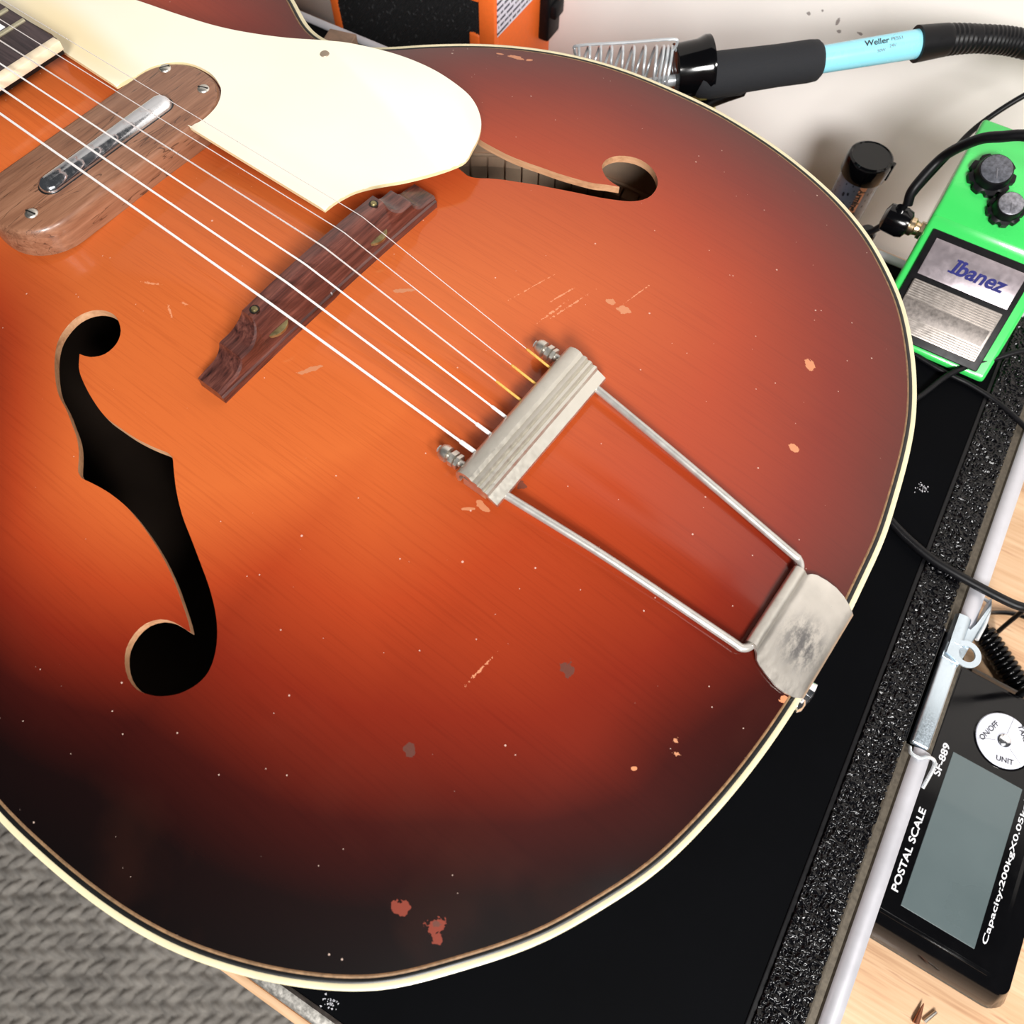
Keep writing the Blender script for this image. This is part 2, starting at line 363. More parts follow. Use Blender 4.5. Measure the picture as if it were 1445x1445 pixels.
# ================================================================== GUITAR
RIGHT = [(.231,0),(.2305,.0196),(.2295,.0312),(.2272,.0546),(.2242,.0694),(.219,.0919),(.2149,.1057),(.2089,.1202),(.197,.1417),(.1848,.1587),(.1707,.1726),(.1529,.1864),(.1338,.1965),(.1174,.2025),(.0962,.2081),(.0765,.2112),(.0565,.2128),(.0323,.2120),(.0026,.2085),(-.0277,.1994),(-.0592,.1827),(-.0856,.1618),(-.1033,.1449),(-.120,.1335),(-.1337,.1303),(-.1437,.1325),(-.1535,.1372),(-.1661,.144),(-.185,.152),(-.21,.160),(-.235,.163),(-.258,.158),(-.275,.145),(-.288,.122),(-.296,.09),(-.300,.05),(-.301,0)]
LEFT = [(.231,-.0274),(.2295,-.0503),(.2264,-.0723),(.2209,-.0956),(.2132,-.114),(.2052,-.1302),(.1879,-.1543),(.1735,-.171),(.1518,-.1863),(.1356,-.1945),(.1177,-.2014),(.097,-.2063),(.0794,-.2086),(.0595,-.2099),(.0451,-.2102),(.0323,-.2096),(.0026,-.2060),(-.0277,-.1975),(-.0592,-.1815),(-.0856,-.161),(-.1033,-.1445),(-.120,-.1335),(-.1337,-.1303),(-.1437,-.1325),(-.1535,-.1372),(-.1661,-.144),(-.185,-.152),(-.21,-.160),(-.235,-.163),(-.258,-.158),(-.275,-.145),(-.288,-.122),(-.296,-.09),(-.300,-.05)]
def closed_spline(P, step):
    P = np.array(P); n = len(P); out = []
    for i in range(n):
        a, b, c, d = P[i-1], P[i], P[(i+1) % n], P[(i+2) % n]
        L = np.linalg.norm(c-b); m = max(2, int(round(L/step))); l1 = np.linalg.norm(b-a); l3 = np.linalg.norm(d-c)
        t0 = ((c-b)/L*l1+(b-a)/l1*L)/(L+l1); t1 = ((c-b)/L*l3+(d-c)/l3*L)/(L+l3)
        for k in range(m):
            s = k/m; out.append((2*s**3-3*s*s+1)*b+(s**3-2*s*s+s)*L*t0+(-2*s**3+3*s*s)*c+(s**3-s*s)*L*t1)
    return np.array(out)
OUT = closed_spline(RIGHT + LEFT[::-1], .003)
for _ in range(6): OUT = (np.roll(OUT, 1, 0) + 2*OUT + np.roll(OUT, -1, 0))/4
_u = OUT[OUT[:, 1] >= 0]; _l = OUT[OUT[:, 1] < 0]; _u = _u[np.argsort(_u[:, 0])]; _l = _l[np.argsort(_l[:, 0])]
def arch(x, y, H=.0195):
    x = np.asarray(x, float); y = np.asarray(y, float)
    w = np.where(y >= 0, np.interp(x, _u[:, 0], _u[:, 1]), -np.interp(x, _l[:, 0], _l[:, 1]))
    s = np.clip((x+.17)/.19, 0, 1); s = s*s*(3-2*s); W = .150+(.213-.150)*s
    return H*np.clip((w*w-y*y)/(W*W), 0, 1.3)
def az(x, y): return float(arch(x, y))
# normals of the outline, for the binding rings
_t = np.roll(OUT, -1, 0) - np.roll(OUT, 1, 0); _t /= np.linalg.norm(_t, axis=1)[:, None]; NRM = np.stack([-_t[:, 1], _t[:, 0]], 1)   # inward (outline runs counter-clockwise)
def inset(d): return OUT + NRM*d
def dist_out(P):
    d = np.full(len(P), 9.); 
    for i in range(0, len(OUT)):
        d = np.minimum(d, (P[:, 0]-OUT[i, 0])**2 + (P[:, 1]-OUT[i, 1])**2)
    return np.sqrt(d)

HOLE_L = [[-62.3,-79.0],[-57.6,-77.5],[-53.7,-73.2],[-53.5,-67.2],[-56.8,-62.0],[-63.2,-58.7],[-69.3,-59.0],[-74.6,-62.4],[-77.4,-68.0],[-77.0,-74.6],[-74.5,-80.5],[-68.9,-86.6],[-61.0,-92.6],[-54.6,-96.2],[-47.1,-98.7],[-40.3,-101.6],[-33.9,-104.6],[-28.7,-108.3],[-23.4,-113.3],[-20.7,-114.2],[-16.6,-113.4],[-9.0,-112.2],[0.2,-111.9],[9.3,-113.0],[19.4,-115.2],[28.4,-117.9],[37.1,-121.3],[44.5,-124.9],[50.5,-128.0],[53.6,-130.0],[51.5,-130.3],[46.4,-131.0],[42.0,-133.1],[38.9,-137.1],[38.2,-142.0],[39.6,-147.1],[42.8,-150.8],[47.3,-153.5],[52.6,-154.3],[57.4,-152.8],[60.9,-150.7],[65.0,-146.5],[67.6,-140.8],[67.7,-135.3],[65.0,-129.5],[60.6,-124.2],[55.0,-119.6],[47.5,-115.0],[39.0,-110.8],[30.2,-106.6],[21.1,-102.3],[12.7,-97.2],[5.9,-92.1],[1.1,-88.3],[-1.6,-88.1],[-7.9,-89.7],[-16.0,-91.1],[-25.2,-91.7],[-32.7,-91.7],[-41.8,-89.7],[-50.3,-86.9],[-57.1,-83.7]]
HOLE_R = [[-17.5,112.8],[-11.8,111.2],[-2.1,111.1],[5.3,111.5],[12.9,112.8],[20.9,114.6],[28.9,116.4],[36.5,118.7],[43.7,121.4],[48.9,124.6],[54.2,127.5],[50.5,127.6],[46.0,128.8],[42.3,131.6],[40.1,134.3],[39.2,139.0],[40.7,143.7],[44.0,147.3],[48.8,149.8],[54.2,150.0],[59.6,148.0],[64.0,144.2],[66.9,139.2],[67.9,132.6],[66.6,127.6],[63.3,123.1],[59.1,120.0],[52.7,116.2],[45.9,113.0],[39.0,109.9],[32.2,106.7],[25.3,103.6],[18.7,100.0],[12.1,96.5],[7.1,93.2],[2.4,89.6],[-1.4,88.3],[-4.2,88.8],[-10.0,90.0],[-16.0,91.1],[-25.2,91.7],[-32.7,91.7],[-41.8,89.7],[-50.3,86.9],[-57.1,83.7],[-62.3,79.0],[-57.6,77.5],[-53.7,73.2],[-53.5,67.2],[-56.8,62.0],[-63.2,58.7],[-69.3,59.0],[-74.6,62.4],[-77.4,68.0],[-77.0,74.6],[-74.5,80.5],[-68.9,86.6],[-61.0,92.6],[-54.6,96.2],[-47.1,98.7],[-40.3,101.6],[-33.9,104.6],[-28.7,108.3],[-23.4,113.3],[-20.7,114.2]]
def smooth_poly(P, sharp=()):
    """denser version of a polygon in mm; corners listed in sharp stay sharp"""
    P = [Vector((a/1000, b/1000)) for a, b in P]; n = len(P); out = []
    for i in range(n):
        a, b, c, d = P[i-1], P[i], P[(i+1) % n], P[(i+2) % n]
        if i in sharp: a = b*2 - c
        if (i+1) % n in sharp: d = c*2 - b
        m = max(1, int(round((c-b).length/.0022)))
        for k in range(m):
            t = k/m; out.append(.5*((2*b) + (c-a)*t + (2*a-5*b+4*c-d)*t*t + (3*b-a-3*c+d)*t**3))
    return [(p.x, p.y) for p in out]
hl = smooth_poly(HOLE_L, (0, 29)); hr = smooth_poly(HOLE_R, (10, 45))

guitar = thing('archtop_guitar', 'sunburst archtop guitar with cream pickguard and metal trapeze tailpiece lying on the black case', 'guitar', (0, 0, 0))

def build_top():
    rim = inset(.0043)
    g = .0036; pts = [tuple(p) for p in rim]; edges = [(i, (i+1) % len(rim)) for i in range(len(rim))]
    for H in (hl, hr):
        k = len(pts); pts += H; edges += [(k+i, k+(i+1) % len(H)) for i in range(len(H))]
    xs = np.arange(-.305, .235, g); ys = np.arange(-.216, .218, g)
    G = np.array([(x + (g/2 if j % 2 else 0), y) for j, y in enumerate(ys) for x in xs]); G = G[dist_out(G) > .0065]
    w = np.where(G[:, 1] >= 0, np.interp(G[:, 0], _u[:, 0], _u[:, 1]), np.interp(G[:, 0], _l[:, 0], -_l[:, 1])); G = G[np.abs(G[:, 1]) < w-.004]
    w = None
    for H in (hl, hr):
        A = np.array(H); keep = np.ones(len(G), bool)
        for a in A: keep &= ((G - a)**2).sum(1) > .0019**2
        G = G[keep]
    pts += [tuple(a) for a in G]
    v2, e2, f2, _, _, _ = geometry.delaunay_2d_cdt([Vector(a) for a in pts], edges, [], 0, 1e-7)
    V = np.array([(v.x, v.y) for v in v2]); F = [tuple(f) for f in f2]
    cen = np.array([V[list(f)].mean(0) for f in F])
    def inside(poly, C_):
        poly = np.array(poly); r = np.zeros(len(C_), bool); j = len(poly)-1
        for i in range(len(poly)):
            xi, yi = poly[i]; xj, yj = poly[j]
            if yi != yj: r ^= ((yi > C_[:, 1]) != (yj > C_[:, 1])) & (C_[:, 0] < (xj-xi)*(C_[:, 1]-yi)/(yj-yi)+xi)
            j = i
        return r
    ok = inside(rim, cen) & ~inside(hl, cen) & ~inside(hr, cen)
    F = [f for f, k in zip(F, ok) if k]
    Z = arch(V[:, 0], V[:, 1]); D = dist_out(V)
    # sprayed burst: value grows with the distance from the rim; the bass side carries the widest dark band
    side = np.clip((V[:, 1]+.05)/.14, 0, 1); tail = np.clip((V[:, 0]-.08)/.12, 0, 1)
    side = np.clip((V[:, 1]+.07)/.13, 0, 1); side = side*side*(3-2*side)
    waist = np.clip((.060-V[:, 0])/.085, 0, 1)*np.clip((.05-V[:, 1])/.06, 0, 1)
    D2 = D*(1+1.2*waist)*(1-.32*side) + .058*side + .028*np.clip((V[:, 0]-.12)/.06, 0, 1)*np.clip((V[:, 1]+.14)/.06, 0, 1)*(1-side)
    burst = np.clip(D2/.185, 0, 1)
    bm = bmesh.new(); n = len(V)
    used = sorted({i for f in F for i in f}); mp = {}
    lay = bm.verts.layers.float.new('burst')
    for i in used:
        v = bm.verts.new((V[i, 0], V[i, 1], Z[i])); v[lay] = float(burst[i]); mp[i] = v
    for f in F:
        try: bm.faces.new([mp[i] for i in f])
        except ValueError: pass
    bmesh.ops.recalc_face_normals(bm, faces=bm.faces[:])
    if sum(f.normal.z for f in bm.faces) < 0: bmesh.ops.reverse_faces(bm, faces=bm.faces[:])
    for f in bm.faces: f.material_index = 0; f.smooth = True
    # thickness: walls of raw wood round both sound holes, and an underside
    bed = [e for e in bm.edges if e.is_boundary]; low = {}
    for v in list(bm.verts):
        pass
    top_faces = list(bm.faces)
    for v in {v for f in top_faces for v in f.verts}:
        q = bm.verts.new((v.co.x, v.co.y, v.co.z-.0036)); q[lay] = v[lay]; low[v] = q
    for f in top_faces:
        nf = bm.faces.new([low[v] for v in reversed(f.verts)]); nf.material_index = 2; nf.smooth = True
    for e in bed:
        a, b = e.verts
        l = e.link_loops[0]; a, b = l.vert, l.link_loop_next.vert
        nf = bm.faces.new((b, a, low[a], low[b])); nf.material_index = 1
    me = bpy.data.meshes.new('soundboard'); bm.to_mesh(me); bm.free()
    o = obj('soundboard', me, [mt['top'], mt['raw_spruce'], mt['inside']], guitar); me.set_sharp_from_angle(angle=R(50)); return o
build_top()

def ring(name, d0, d1, z0, z1, mat, drop=.0):
    """flat ring between insets d0 (outer) and d1 (inner); drop gives it a side wall"""
    bm = bmesh.new(); A = inset(d0); B = inset(d1); n = len(A)
    rows = []
    if drop: rows.append([bm.verts.new((*A[i], z0-drop)) for i in range(n)])
    rows.append([bm.verts.new((*A[i], z0)) for i in range(n)])
    mid = inset((d0+d1)/2); rows.append([bm.verts.new((*mid[i], max(z0, z1)+.00025)) for i in range(n)])
    rows.append([bm.verts.new((*B[i], z1)) for i in range(n)]); rows.append([bm.verts.new((*B[i], z1-.002)) for i in range(n)])
    for P_, Q in zip(rows, rows[1:]):
        for i in range(n): bm.faces.new((P_[i], P_[(i+1) % n], Q[(i+1) % n], Q[i]))
    return obj(name, bm, mat, guitar, smooth=50)
ring('cream_binding', 0, .0019, .0001, .0003, mt['cream'], .006)
ring('black_purfling', .0019, .0033, .0003, .0004, mt['black_line'])
ring('tan_purfling', .0033, .0044, .0004, .0006, mt['tan_line'])
# sides and back
bm = bmesh.new(); n = len(OUT); A0 = inset(.0004); A1 = inset(.0030)
zr = [-.0055, -.03, -.06, -.086]
o_ = [[bm.verts.new((*A0[i], z)) for i in range(n)] for z in zr]; i_ = [[bm.verts.new((*A1[i], z)) for i in range(n)] for z in zr]
for P_, Q in zip(o_, o_[1:]):
    for i in range(n): bm.faces.new((P_[i], Q[i], Q[(i+1) % n], P_[(i+1) % n])).material_index = 0
for P_, Q in zip(i_, i_[1:]):
    for i in range(n): bm.faces.new((P_[i], P_[(i+1) % n], Q[(i+1) % n], Q[i])).material_index = 1
for i in range(n): bm.faces.new((o_[0][i], o_[0][(i+1) % n], i_[0][(i+1) % n], i_[0][i])).material_index = 1
for i in range(n): bm.faces.new((o_[-1][i], i_[-1][i], i_[-1][(i+1) % n], o_[-1][(i+1) % n])).material_index = 1
obj('body_side', bm, [mt['mahogany'], mt['lining']], guitar, smooth=40)
def back_plate():
    bm = bmesh.new(); rows = []
    fr = [0, .004, .012, .03, .06, .10]
    A = inset(0)
    cen = np.array([.02, 0])
    for k, s in enumerate([1, .96, .9, .78, .6, .35, .12]):
        P_ = A*s + np.stack([np.full(n, .02*(1-s)), np.zeros(n)], 1)
        z = [-.0862 - .0165*min(1, float(arch(*q))/.0195)/1.0 if s < 1 else -.0862 for q in P_]
        rows.append([bm.verts.new((*P_[i], z[i])) for i in range(n)])
    for P_, Q in zip(rows, rows[1:]):
        for i in range(n): bm.faces.new((P_[i], P_[(i+1) % n], Q[(i+1) % n], Q[i]))
    bm.faces.new(rows[-1])
    r = bmesh.ops.extrude_face_region(bm, geom=bm.faces[:]); vs = [v for v in r['geom'] if isinstance(v, bmesh.types.BMVert)]
    for v in vs: v.co.z += .003
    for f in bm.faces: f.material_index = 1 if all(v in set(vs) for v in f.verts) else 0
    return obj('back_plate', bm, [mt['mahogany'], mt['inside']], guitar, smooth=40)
back_plate()
ring2 = None
# kerfed lining blocks seen through the treble sound hole
lining = obj('kerfed_lining', (lambda b: [tube(b, [(*inset(.0045)[i], -.0655) for i in range(0, n)], .0012, 6, closed=True), b][1])(bmesh.new()), mt['lining'], guitar)
IL = inset(.0030); seg_len = np.linalg.norm(np.roll(IL, -1, 0)-IL, axis=1); cum = np.concatenate([[0], np.cumsum(seg_len)])
def along(s):
    i = int(np.searchsorted(cum, s) - 1) % n; t = (s-cum[i])/seg_len[i]; return IL[i]*(1-t)+IL[(i+1) % n]*t
bl = bmesh.new(); prism(bl, [(-.0046, 0), (.0046, 0), (.0046, .0065), (-.0046, .0065)], -.0100, .0100, zf1=lambda x, y: .0100-y*.6)
block_mesh = bpy.data.meshes.new('lining_block'); bmesh.ops.recalc_face_normals(bl, faces=bl.faces[:]); bl.to_mesh(block_mesh); bl.free(); block_mesh.materials.append(mt['lining'])
i0 = int(np.argmin(((IL-np.array([.045, .208]))**2).sum(1)))
for k in range(20):
    s = cum[i0] + k*.0107; p = along(s); q = along(s+.001); d = q-p
    o = bpy.data.objects.new('lining_block', block_mesh); col.objects.link(o); o.parent = lining
    o.location = (p[0], p[1], -.0755); o.rotation_euler = (0, 0, math.atan2(d[1], d[0]))

# pickguard
PG = [(-.275, .024), (-.2375, .0272), (-.2015, .0290), (-.1963, .0273), (-.1915, .0246), (-.1515, .0241), (-.1500, .0345), (-.1489, .0431), (-.1435, .0511), (-.1361, .0553), (-.1252, .0562), (-.1162, .0534), (-.1110, .0495), (-.1068, .0425), (-.1053, .0335), (-.1068, .0269), (-.0988, .0265), (-.0275, .0274), (-.0270, .0342), (-.0247, .0426), (-.0199, .0504), (-.0124, .0599), (-.0056, .0704), (-.0011, .0792), (.0006, .0855), (-.0012, .0925), (-.0039, .1003), (-.0091, .1083), (-.0183, .1154), (-.0290, .1191), (-.0472, .1208), (-.0669, .1182), (-.0870, .1115), (-.0990, .1051), (-.1152, .0948), (-.1327, .0860), (-.1480, .0802), (-.1672, .0752), (-.1904, .0701), (-.215, .064), (-.242, .053), (-.262, .040)]
pgs = smooth_poly([(a*1000, b*1000) for a, b in PG], (0, 1, 4, 5, 15, 17))
bm = prism(bmesh.new(), pgs, .0254, .0270, bev=.0006, seg=2)
for f in bm.faces:
    f.material_index = 0 if f.normal.z > .5 or f.calc_center_median().z > .0266 else 1
pg = obj('pickguard', bm, [mt['guard'], mt['guard_edge']], guitar, smooth=30)
def screw(name, parent, x, y, z, r, rot, slot=True, mat='nickel'):
    bm = newlathe([(-.003, r), (0, r), (.0006, r*.92), (.0010, r*.7), (.0012, r*.35)], (x, y, z), (0, 0, 1), 20)
    o = obj(name, bm, mt[mat], parent, smooth=40)
    if slot:
        b2 = newbox((-r*.9, -r*.13, 0), (r*.9, r*.13, .0003)); bmesh.ops.rotate(b2, cent=(0, 0, 0), matrix=Matrix.Rotation(rot, 3, 'Z'), verts=b2.verts[:]); bmesh.ops.translate(b2, vec=(x, y, z+.0010), verts=b2.verts[:])
        obj('screw_slot', b2, mt['black_line'], o) if parent is guitar else None
        if parent is not guitar: # joined so that the slot does not go a level too deep
            b2.free()
            o.data.materials.append(mt['black_line']); bb = bmesh.new(); bb.from_mesh(o.data); k = len(bb.faces)
            box(bb, (-r*.85, -r*.11, -.0002), (r*.85, r*.11, .00022)); bb.verts.ensure_lookup_table(); bb.faces.ensure_lookup_table()
            vs = bb.verts[-8:]; bmesh.ops.rotate(bb, cent=(0, 0, 0), matrix=Matrix.Rotation(rot, 3, 'Z'), verts=vs); bmesh.ops.translate(bb, vec=(x, y, z+.0010), verts=vs)
            for f in bb.faces[k:]: f.material_index = 1
            bb.to_mesh(o.data); bb.free()
    return o
obj('screw', newlathe([(-.002, .0024), (0, .0024), (.0005, .0020), (.0006, .0010)], (-.0931, .0978, .0268), (0, 0, 1), 20), plain('dull_bronze_screw', (.34, .27, .20), .45, metal=.5), pg, smooth=40)
# pickup in a walnut case
def stadium(cx, cy, hx, hy, r, k=8):
    P = []
    for (sx, sy, a0) in ((1, 1, 0), (-1, 1, 90), (-1, -1, 180), (1, -1, 270)):
        for i in range(k+1):
            a = R(a0 + 90*i/k); P.append((cx+sx*(hx-r)+r*math.cos(a), cy+sy*(hy-r)+r*math.sin(a)))
    return P
pk = stadium(-.1285, -.0023, .0220, .0585, .0205, 9)
bm = bmesh.new(); lev = [(.0142, 1.0), (.0235, 1.0), (.0260, .990), (.0272, .955)]
def st(s, z):
    P = stadium(-.1285, -.0023, .0220-(1-s)*.03, .0585-(1-s)*.03, .0205-(1-s)*.028, 9); return [bm.verts.new((x, y, z)) for x, y in P]
rows = [st(1.0, .0140), st(1.0, .0225), st(.985, .0250), st(.955, .0266), st(.92, .0270)]
for A, B in zip(rows, rows[1:]):
    for i in range(len(A)): bm.faces.new((A[i], A[(i+1) % len(A)], B[(i+1) % len(A)], B[i]))
bm.faces.new(rows[-1]); bm.faces.new(rows[0][::-1])
pickup = obj('pickup', bm, mt['walnut'], guitar, smooth=50, label='oblong walnut pickup housing with a chrome blade')
for (x, y, r_) in ((-.1430, .0455, 1.1), (-.1195, .0469, .4), (-.1200, -.0477, .2), (-.1452, -.0520, .7)): screw('screw', pickup, x, y, .0268, .0028, r_)
bm = bmesh.new()
for k, (s, z) in enumerate([(0, .0262), (.0001, .0278), (.0008, .0292), (.0020, .0300), (.0034, .0303)]):
    P = [bm.verts.new((x, y, z)) for x, y in stadium(-.1262, -.0023, .0050-s, .0350-s, .0049-s, 7)]
    if k:
        for i in range(len(P)): bm.faces.new((prev[i], prev[(i+1) % len(P)], P[(i+1) % len(P)], P[i]))
    prev = P
bm.faces.new(prev); obj('pole_blade', bm, mt['chrome'], pickup, smooth=60, label='rounded chrome blade')
bm = prism(bmesh.new(), stadium(-.1262, -.0023, .0055, .0356, .0054, 7), .0262, .02705); obj('blade_slot', bm, mt['black_line'], pickup)

# bridge: one arched rosewood block with scooped ends, brass thumbwheels let into its face
def bridge_z(y):
    a = abs(y-.0015) if y > 0 else abs(y-.0015)
    a = abs(y - .0020)
    if a < .0362: return .0400 - .0022*(a/.0362)**2
    if a < .0445: t = (a-.0362)/.0083; return .0374 - .0074*math.sin(t*math.pi/2)**.6
    if a < .0485: return .0300 - .0002*(a-.0445)/.004
    if a < .0555: t = (a-.0485)/.007; return .0297 - .0060*math.sin(t*math.pi/2)**.6
    return .0237 - .0012*(a-.0555)/.008
bm = bmesh.new(); rows = []
ys = np.linspace(-.0605, .0645, 251)
for y in ys:
    zt = bridge_z(y); zb = az(-.006, y) - .0008; zm = zb + .0045
    tw = .0022 + .0030*max(0, (.0400-zt))/.018      # half-width at the top
    def wid(z): return .0062 - .0036*max(0, min(1, (z-.029)/.011))**1.1
    c = -.0055
    prof = [(c-.0066, zb), (c+.0066, zb), (c+.0066, zm-.0006), (c+.0058, zm), (c+wid(zt)-.0002, zt-.0012), (c+wid(zt)-.0010, zt), (c-wid(zt)+.0006, zt), (c-wid(zt), zt-.001), (c-.0060, zm)]
    rows.append([bm.verts.new((x, y, z)) for x, z in prof])
for A, B in zip(rows, rows[1:]):
    for i in range(len(A)): bm.faces.new((A[i], A[(i+1) % len(A)], B[(i+1) % len(A)], B[i]))
bm.faces.new(rows[0]); bm.faces.new(rows[-1][::-1])
bridge = obj('bridge', bm, mt['rosewood'], guitar, smooth=28, label='arched rosewood bridge with scooped ends')
for y in (-.0310, .0345):
    obj('thumbwheel', newlathe([(-.0008, .0060), (-.0006, .0064), (.0006, .0064), (.0008, .0060)], (-.0046, y-.004*(1 if y > 0 else -1), .0262), (0, 0, 1), 28), mt['brass'], bridge, smooth=40)
    obj('bridge_post', newlathe([(-.012, .0014), (0, .0014), (.0006, .0010)], (-.0046, y, .0385), (0, 0, 1), 14), mt['brass'], bridge, smooth=40)
    obj('post_hole', newlathe([(-.001, .0019), (.0001, .0019)], (-.0046, y, .0384), (0, 0, 1), 16), mt['black_line'], bridge)

# strings
SY = [-.0258, -.0155, -.0052, .0052, .0155, .0262]; SR = [.00050, .00044, .00037, .00031, .00020, .00016]
ZB = .0402; TX = .0935
for k in range(6):
    yb = SY[k]; yt = -.0225 + .0450*k/5 - .0006; yn = yb*.69; zb = bridge_z(yb) + SR[k] + .0001
    P = [(-.63, yn, .0365), (-.0055, yb, zb), (-.0025, yb, zb-.0001), (TX, yt, .0262)]
    P = [Vector(p) for p in P]
    full = [P[0] + (P[1]-P[0])*t for t in (0, .3, .6, .85)] + [P[1], P[2]] + [P[2]+(P[3]-P[2])*t for t in (.3, .6, 1)]
    s = obj('string', newtube(full, SR[k], 10), mt['steel_string'] if k < 3 else mt['plain_string'], guitar, smooth=True)
    e = P[3]; d = (P[2]-P[3]).normalized()
    L = .0135 if k >= 3 else .0085
    obj('string_winding', newtube([e, e+d*L*.5, e+d*L*.93, e+d*L], [SR[k]*1.7 if k < 3 else .00050]*3+[SR[k]*1.05], 10), mt['silk'] if k >= 3 else mt['steel_string'], s, smooth=True, label='golden silk wrap at the string end' if k >= 3 else None)

# tailpiece
tp = obj('tailpiece_bar', extrude_y(bmesh.new(), [(.0925, .0215), (.0915, .0240), (.0918, .0268), (.0932, .0290), (.0955, .0300), (.0978, .0296), (.0990, .0284), (.0998, .0288), (.1008, .0287), (.1014, .0276), (.1022, .0280), (.1032, .0278), (.1038, .0266), (.1046, .0270), (.1056, .0267), (.1062, .0254), (.1100, .0236), (.1102, .0222), (.1094, .0222), (.1060, .0238), (.1000, .0262), (.0960, .0285), (.0938, .0272), (.0930, .0250), (.0936, .0225)], -.0338, .0328), mt['nickel_bar'], guitar, smooth=35, label='ribbed nickel string bar of the trapeze tailpiece')
bm = bmesh.new(); box(bm, (.0945, -.0332, .0205), (.1045, .0322, .0255)); obj('bar_core', bm, mt['nickel'], tp)
for sg, yb, yh in ((-1, -.0290, -.0205), (1, .0285, .0205)):
    P = smooth_path([(.0800, yb, .0243), (.092, yb, .0240), (.106, yb-sg*.0005, .0225), (.150, yb-sg*.0045, .0185), (.198, yh+sg*.0002, .0110), (.2045, yh-sg*.0004, .0098), (.2068, yh-sg*.0035, .0093), (.2068, yh-sg*.008, .0092)], 8)
    obj('tailpiece_rod', newtube(P, .00150, 14), mt['rod'], guitar, smooth=True)
    b = bmesh.new()
    hexf = lambda k, s, t: 1
    lathe(b, [(-.0001, .0018), (.0, .0031), (.0018, .0031), (.0019, .0018)], (.0858, yb, .0242), (1, 0, 0), 6)
    obj('tailpiece_nut', b, mt['nickel_bar'], guitar)
    obj('tailpiece_nut', newlathe([(0, .0018), (.0001, .0030), (.0014, .0030), (.0015, .0018)], (.0882, yb, .0242), (1, 0, 0), 6), mt['nickel_bar'], guitar)
    obj('cap_nut', newlathe([(0, .0014), (.0007, .0025), (.0020, .0031), (.0040, .0031), (.0042, .0018)], (.0805, yb, .0243), (1, 0, 0), 16), mt['nickel_bar'], guitar, smooth=40)
# hinge tube and end plate that folds over the rim
obj('hinge_tube', newlathe([(0, .0018), (.0003, .0024), (.0345, .0024), (.0348, .0018)], (.2068, -.0173, .0092), (0, 1, 0), 22), mt['nickel'], guitar, smooth=40)
bm = bmesh.new(); rows = []
def halfw(x):
    t = min(1, max(0, (x-.2085)/.0225)); return t
prof = [(.2070, .0113), (.2088, .0100), (.2100, .0082), (.2112, .0073), (.2130, .0070), (.2170, .0062), (.2210, .0052), (.2250, .0041), (.2285, .0028), (.2304, .0018), (.2316, .0003), (.2321, -.003), (.2322, -.02), (.2322, -.05), (.2322, -.07)]
yhi = [.0173, .0175, .0178, .0196, .0206, .0213, .0215, .0208, .0196, .0187, .0185, .0180, .016, .013, .010]
ylo = [-.0175, -.0177, -.0180, -.0196, -.0206, -.0218, -.0226, -.0225, -.0213, -.0200, -.0188, -.0180, -.016, -.013, -.010]
m_ = 9
for (x, z), a, b in zip(prof, ylo, yhi):
    rows.append([bm.verts.new((x, a+(b-a)*k/(m_-1), z)) for k in range(m_)])
for A, B in zip(rows, rows[1:]):
    for i in range(m_-1): bm.faces.new((A[i], B[i], B[i+1], A[i+1]))
bmesh.ops.recalc_face_normals(bm, faces=bm.faces[:])
bmesh.ops.solidify(bm, geom=bm.faces[:], thickness=.0008)
obj('tailpiece_plate', bm, mt['tail_plate'], guitar, smooth=50, label='tarnished rounded plate folded over the rim')
obj('tailpiece_screw', newlathe([(0, .0030), (.0012, .0030), (.0022, .0016)], (.2316, -.0205, -.0030), (1, -.1, .25), 18), mt['chrome'], guitar, smooth=40)
obj('strap_button', newlathe([(0, .003), (.004, .003), (.006, .0055), (.009, .0060), (.010, .004)], (.2320, 0, -.042), (1, 0, 0), 20), mt['chrome'], guitar, smooth=40)

# fingerboard and neck
fb = obj('fingerboard', prism(bmesh.new(), [(-.63, -.0210), (-.1835, -.0240), (-.1835, .0228), (-.63, .0205)], .0312, .0362), mt['ebony'], guitar)
obj('end_strip', newbox((-.1850, -.0236, .0325), (-.1803, .0224, .0366), .0005), mt['ivory'], fb, smooth=40)
obj('end_face', newbox((-.1830, -.0230, .0308), (-.1808, .0218, .0330)), mt['black_line'], fb)
for k in range(20, 0, -1):
    x = -.0045 - .635*2**(-k/12.0); hw = .0225 - .0028*(-.18-x)/.45
    obj('fret', newtube([(x, -hw-.0003, .0362), (x, hw-.0006, .0362)], .00115, 8), mt['fret'], fb, smooth=50)
for k in (20, 17, 15, 12, 9, 7, 5, 3):
    xa = -.0045 - .635*2**(-k/12.0); xb = -.0045 - .635*2**(-(k-1)/12.0); xm = (xa+xb)/2; w_ = abs(xb-xa)*.26
    obj('inlay', newbox((xm-w_, -.0150, .0360), (xm+w_, .0135, .03635)), mt['pearl'], fb)
bm = bmesh.new(); rows = []
for x, w_, dz in ((-.215, .0225, .020), (-.29, .0215, .055), (-.31, .0215, .028), (-.35, .021, .022), (-.63, .020, .019)):
    rows.append([bm.verts.new((x, w_*math.cos(a), .0290 - dz*math.sin(a))) for a in [math.pi*i/12 for i in range(13)]])
for A, B in zip(rows, rows[1:]):
    for i in range(12): bm.faces.new((A[i], A[i+1], B[i+1], B[i]))
    bm.faces.new((A[12], A[0], B[0], B[12]))
bm.faces.new(rows[0]); bm.faces.new(rows[-1][::-1]); obj('neck', bm, mt['mahogany'], guitar, smooth=40)

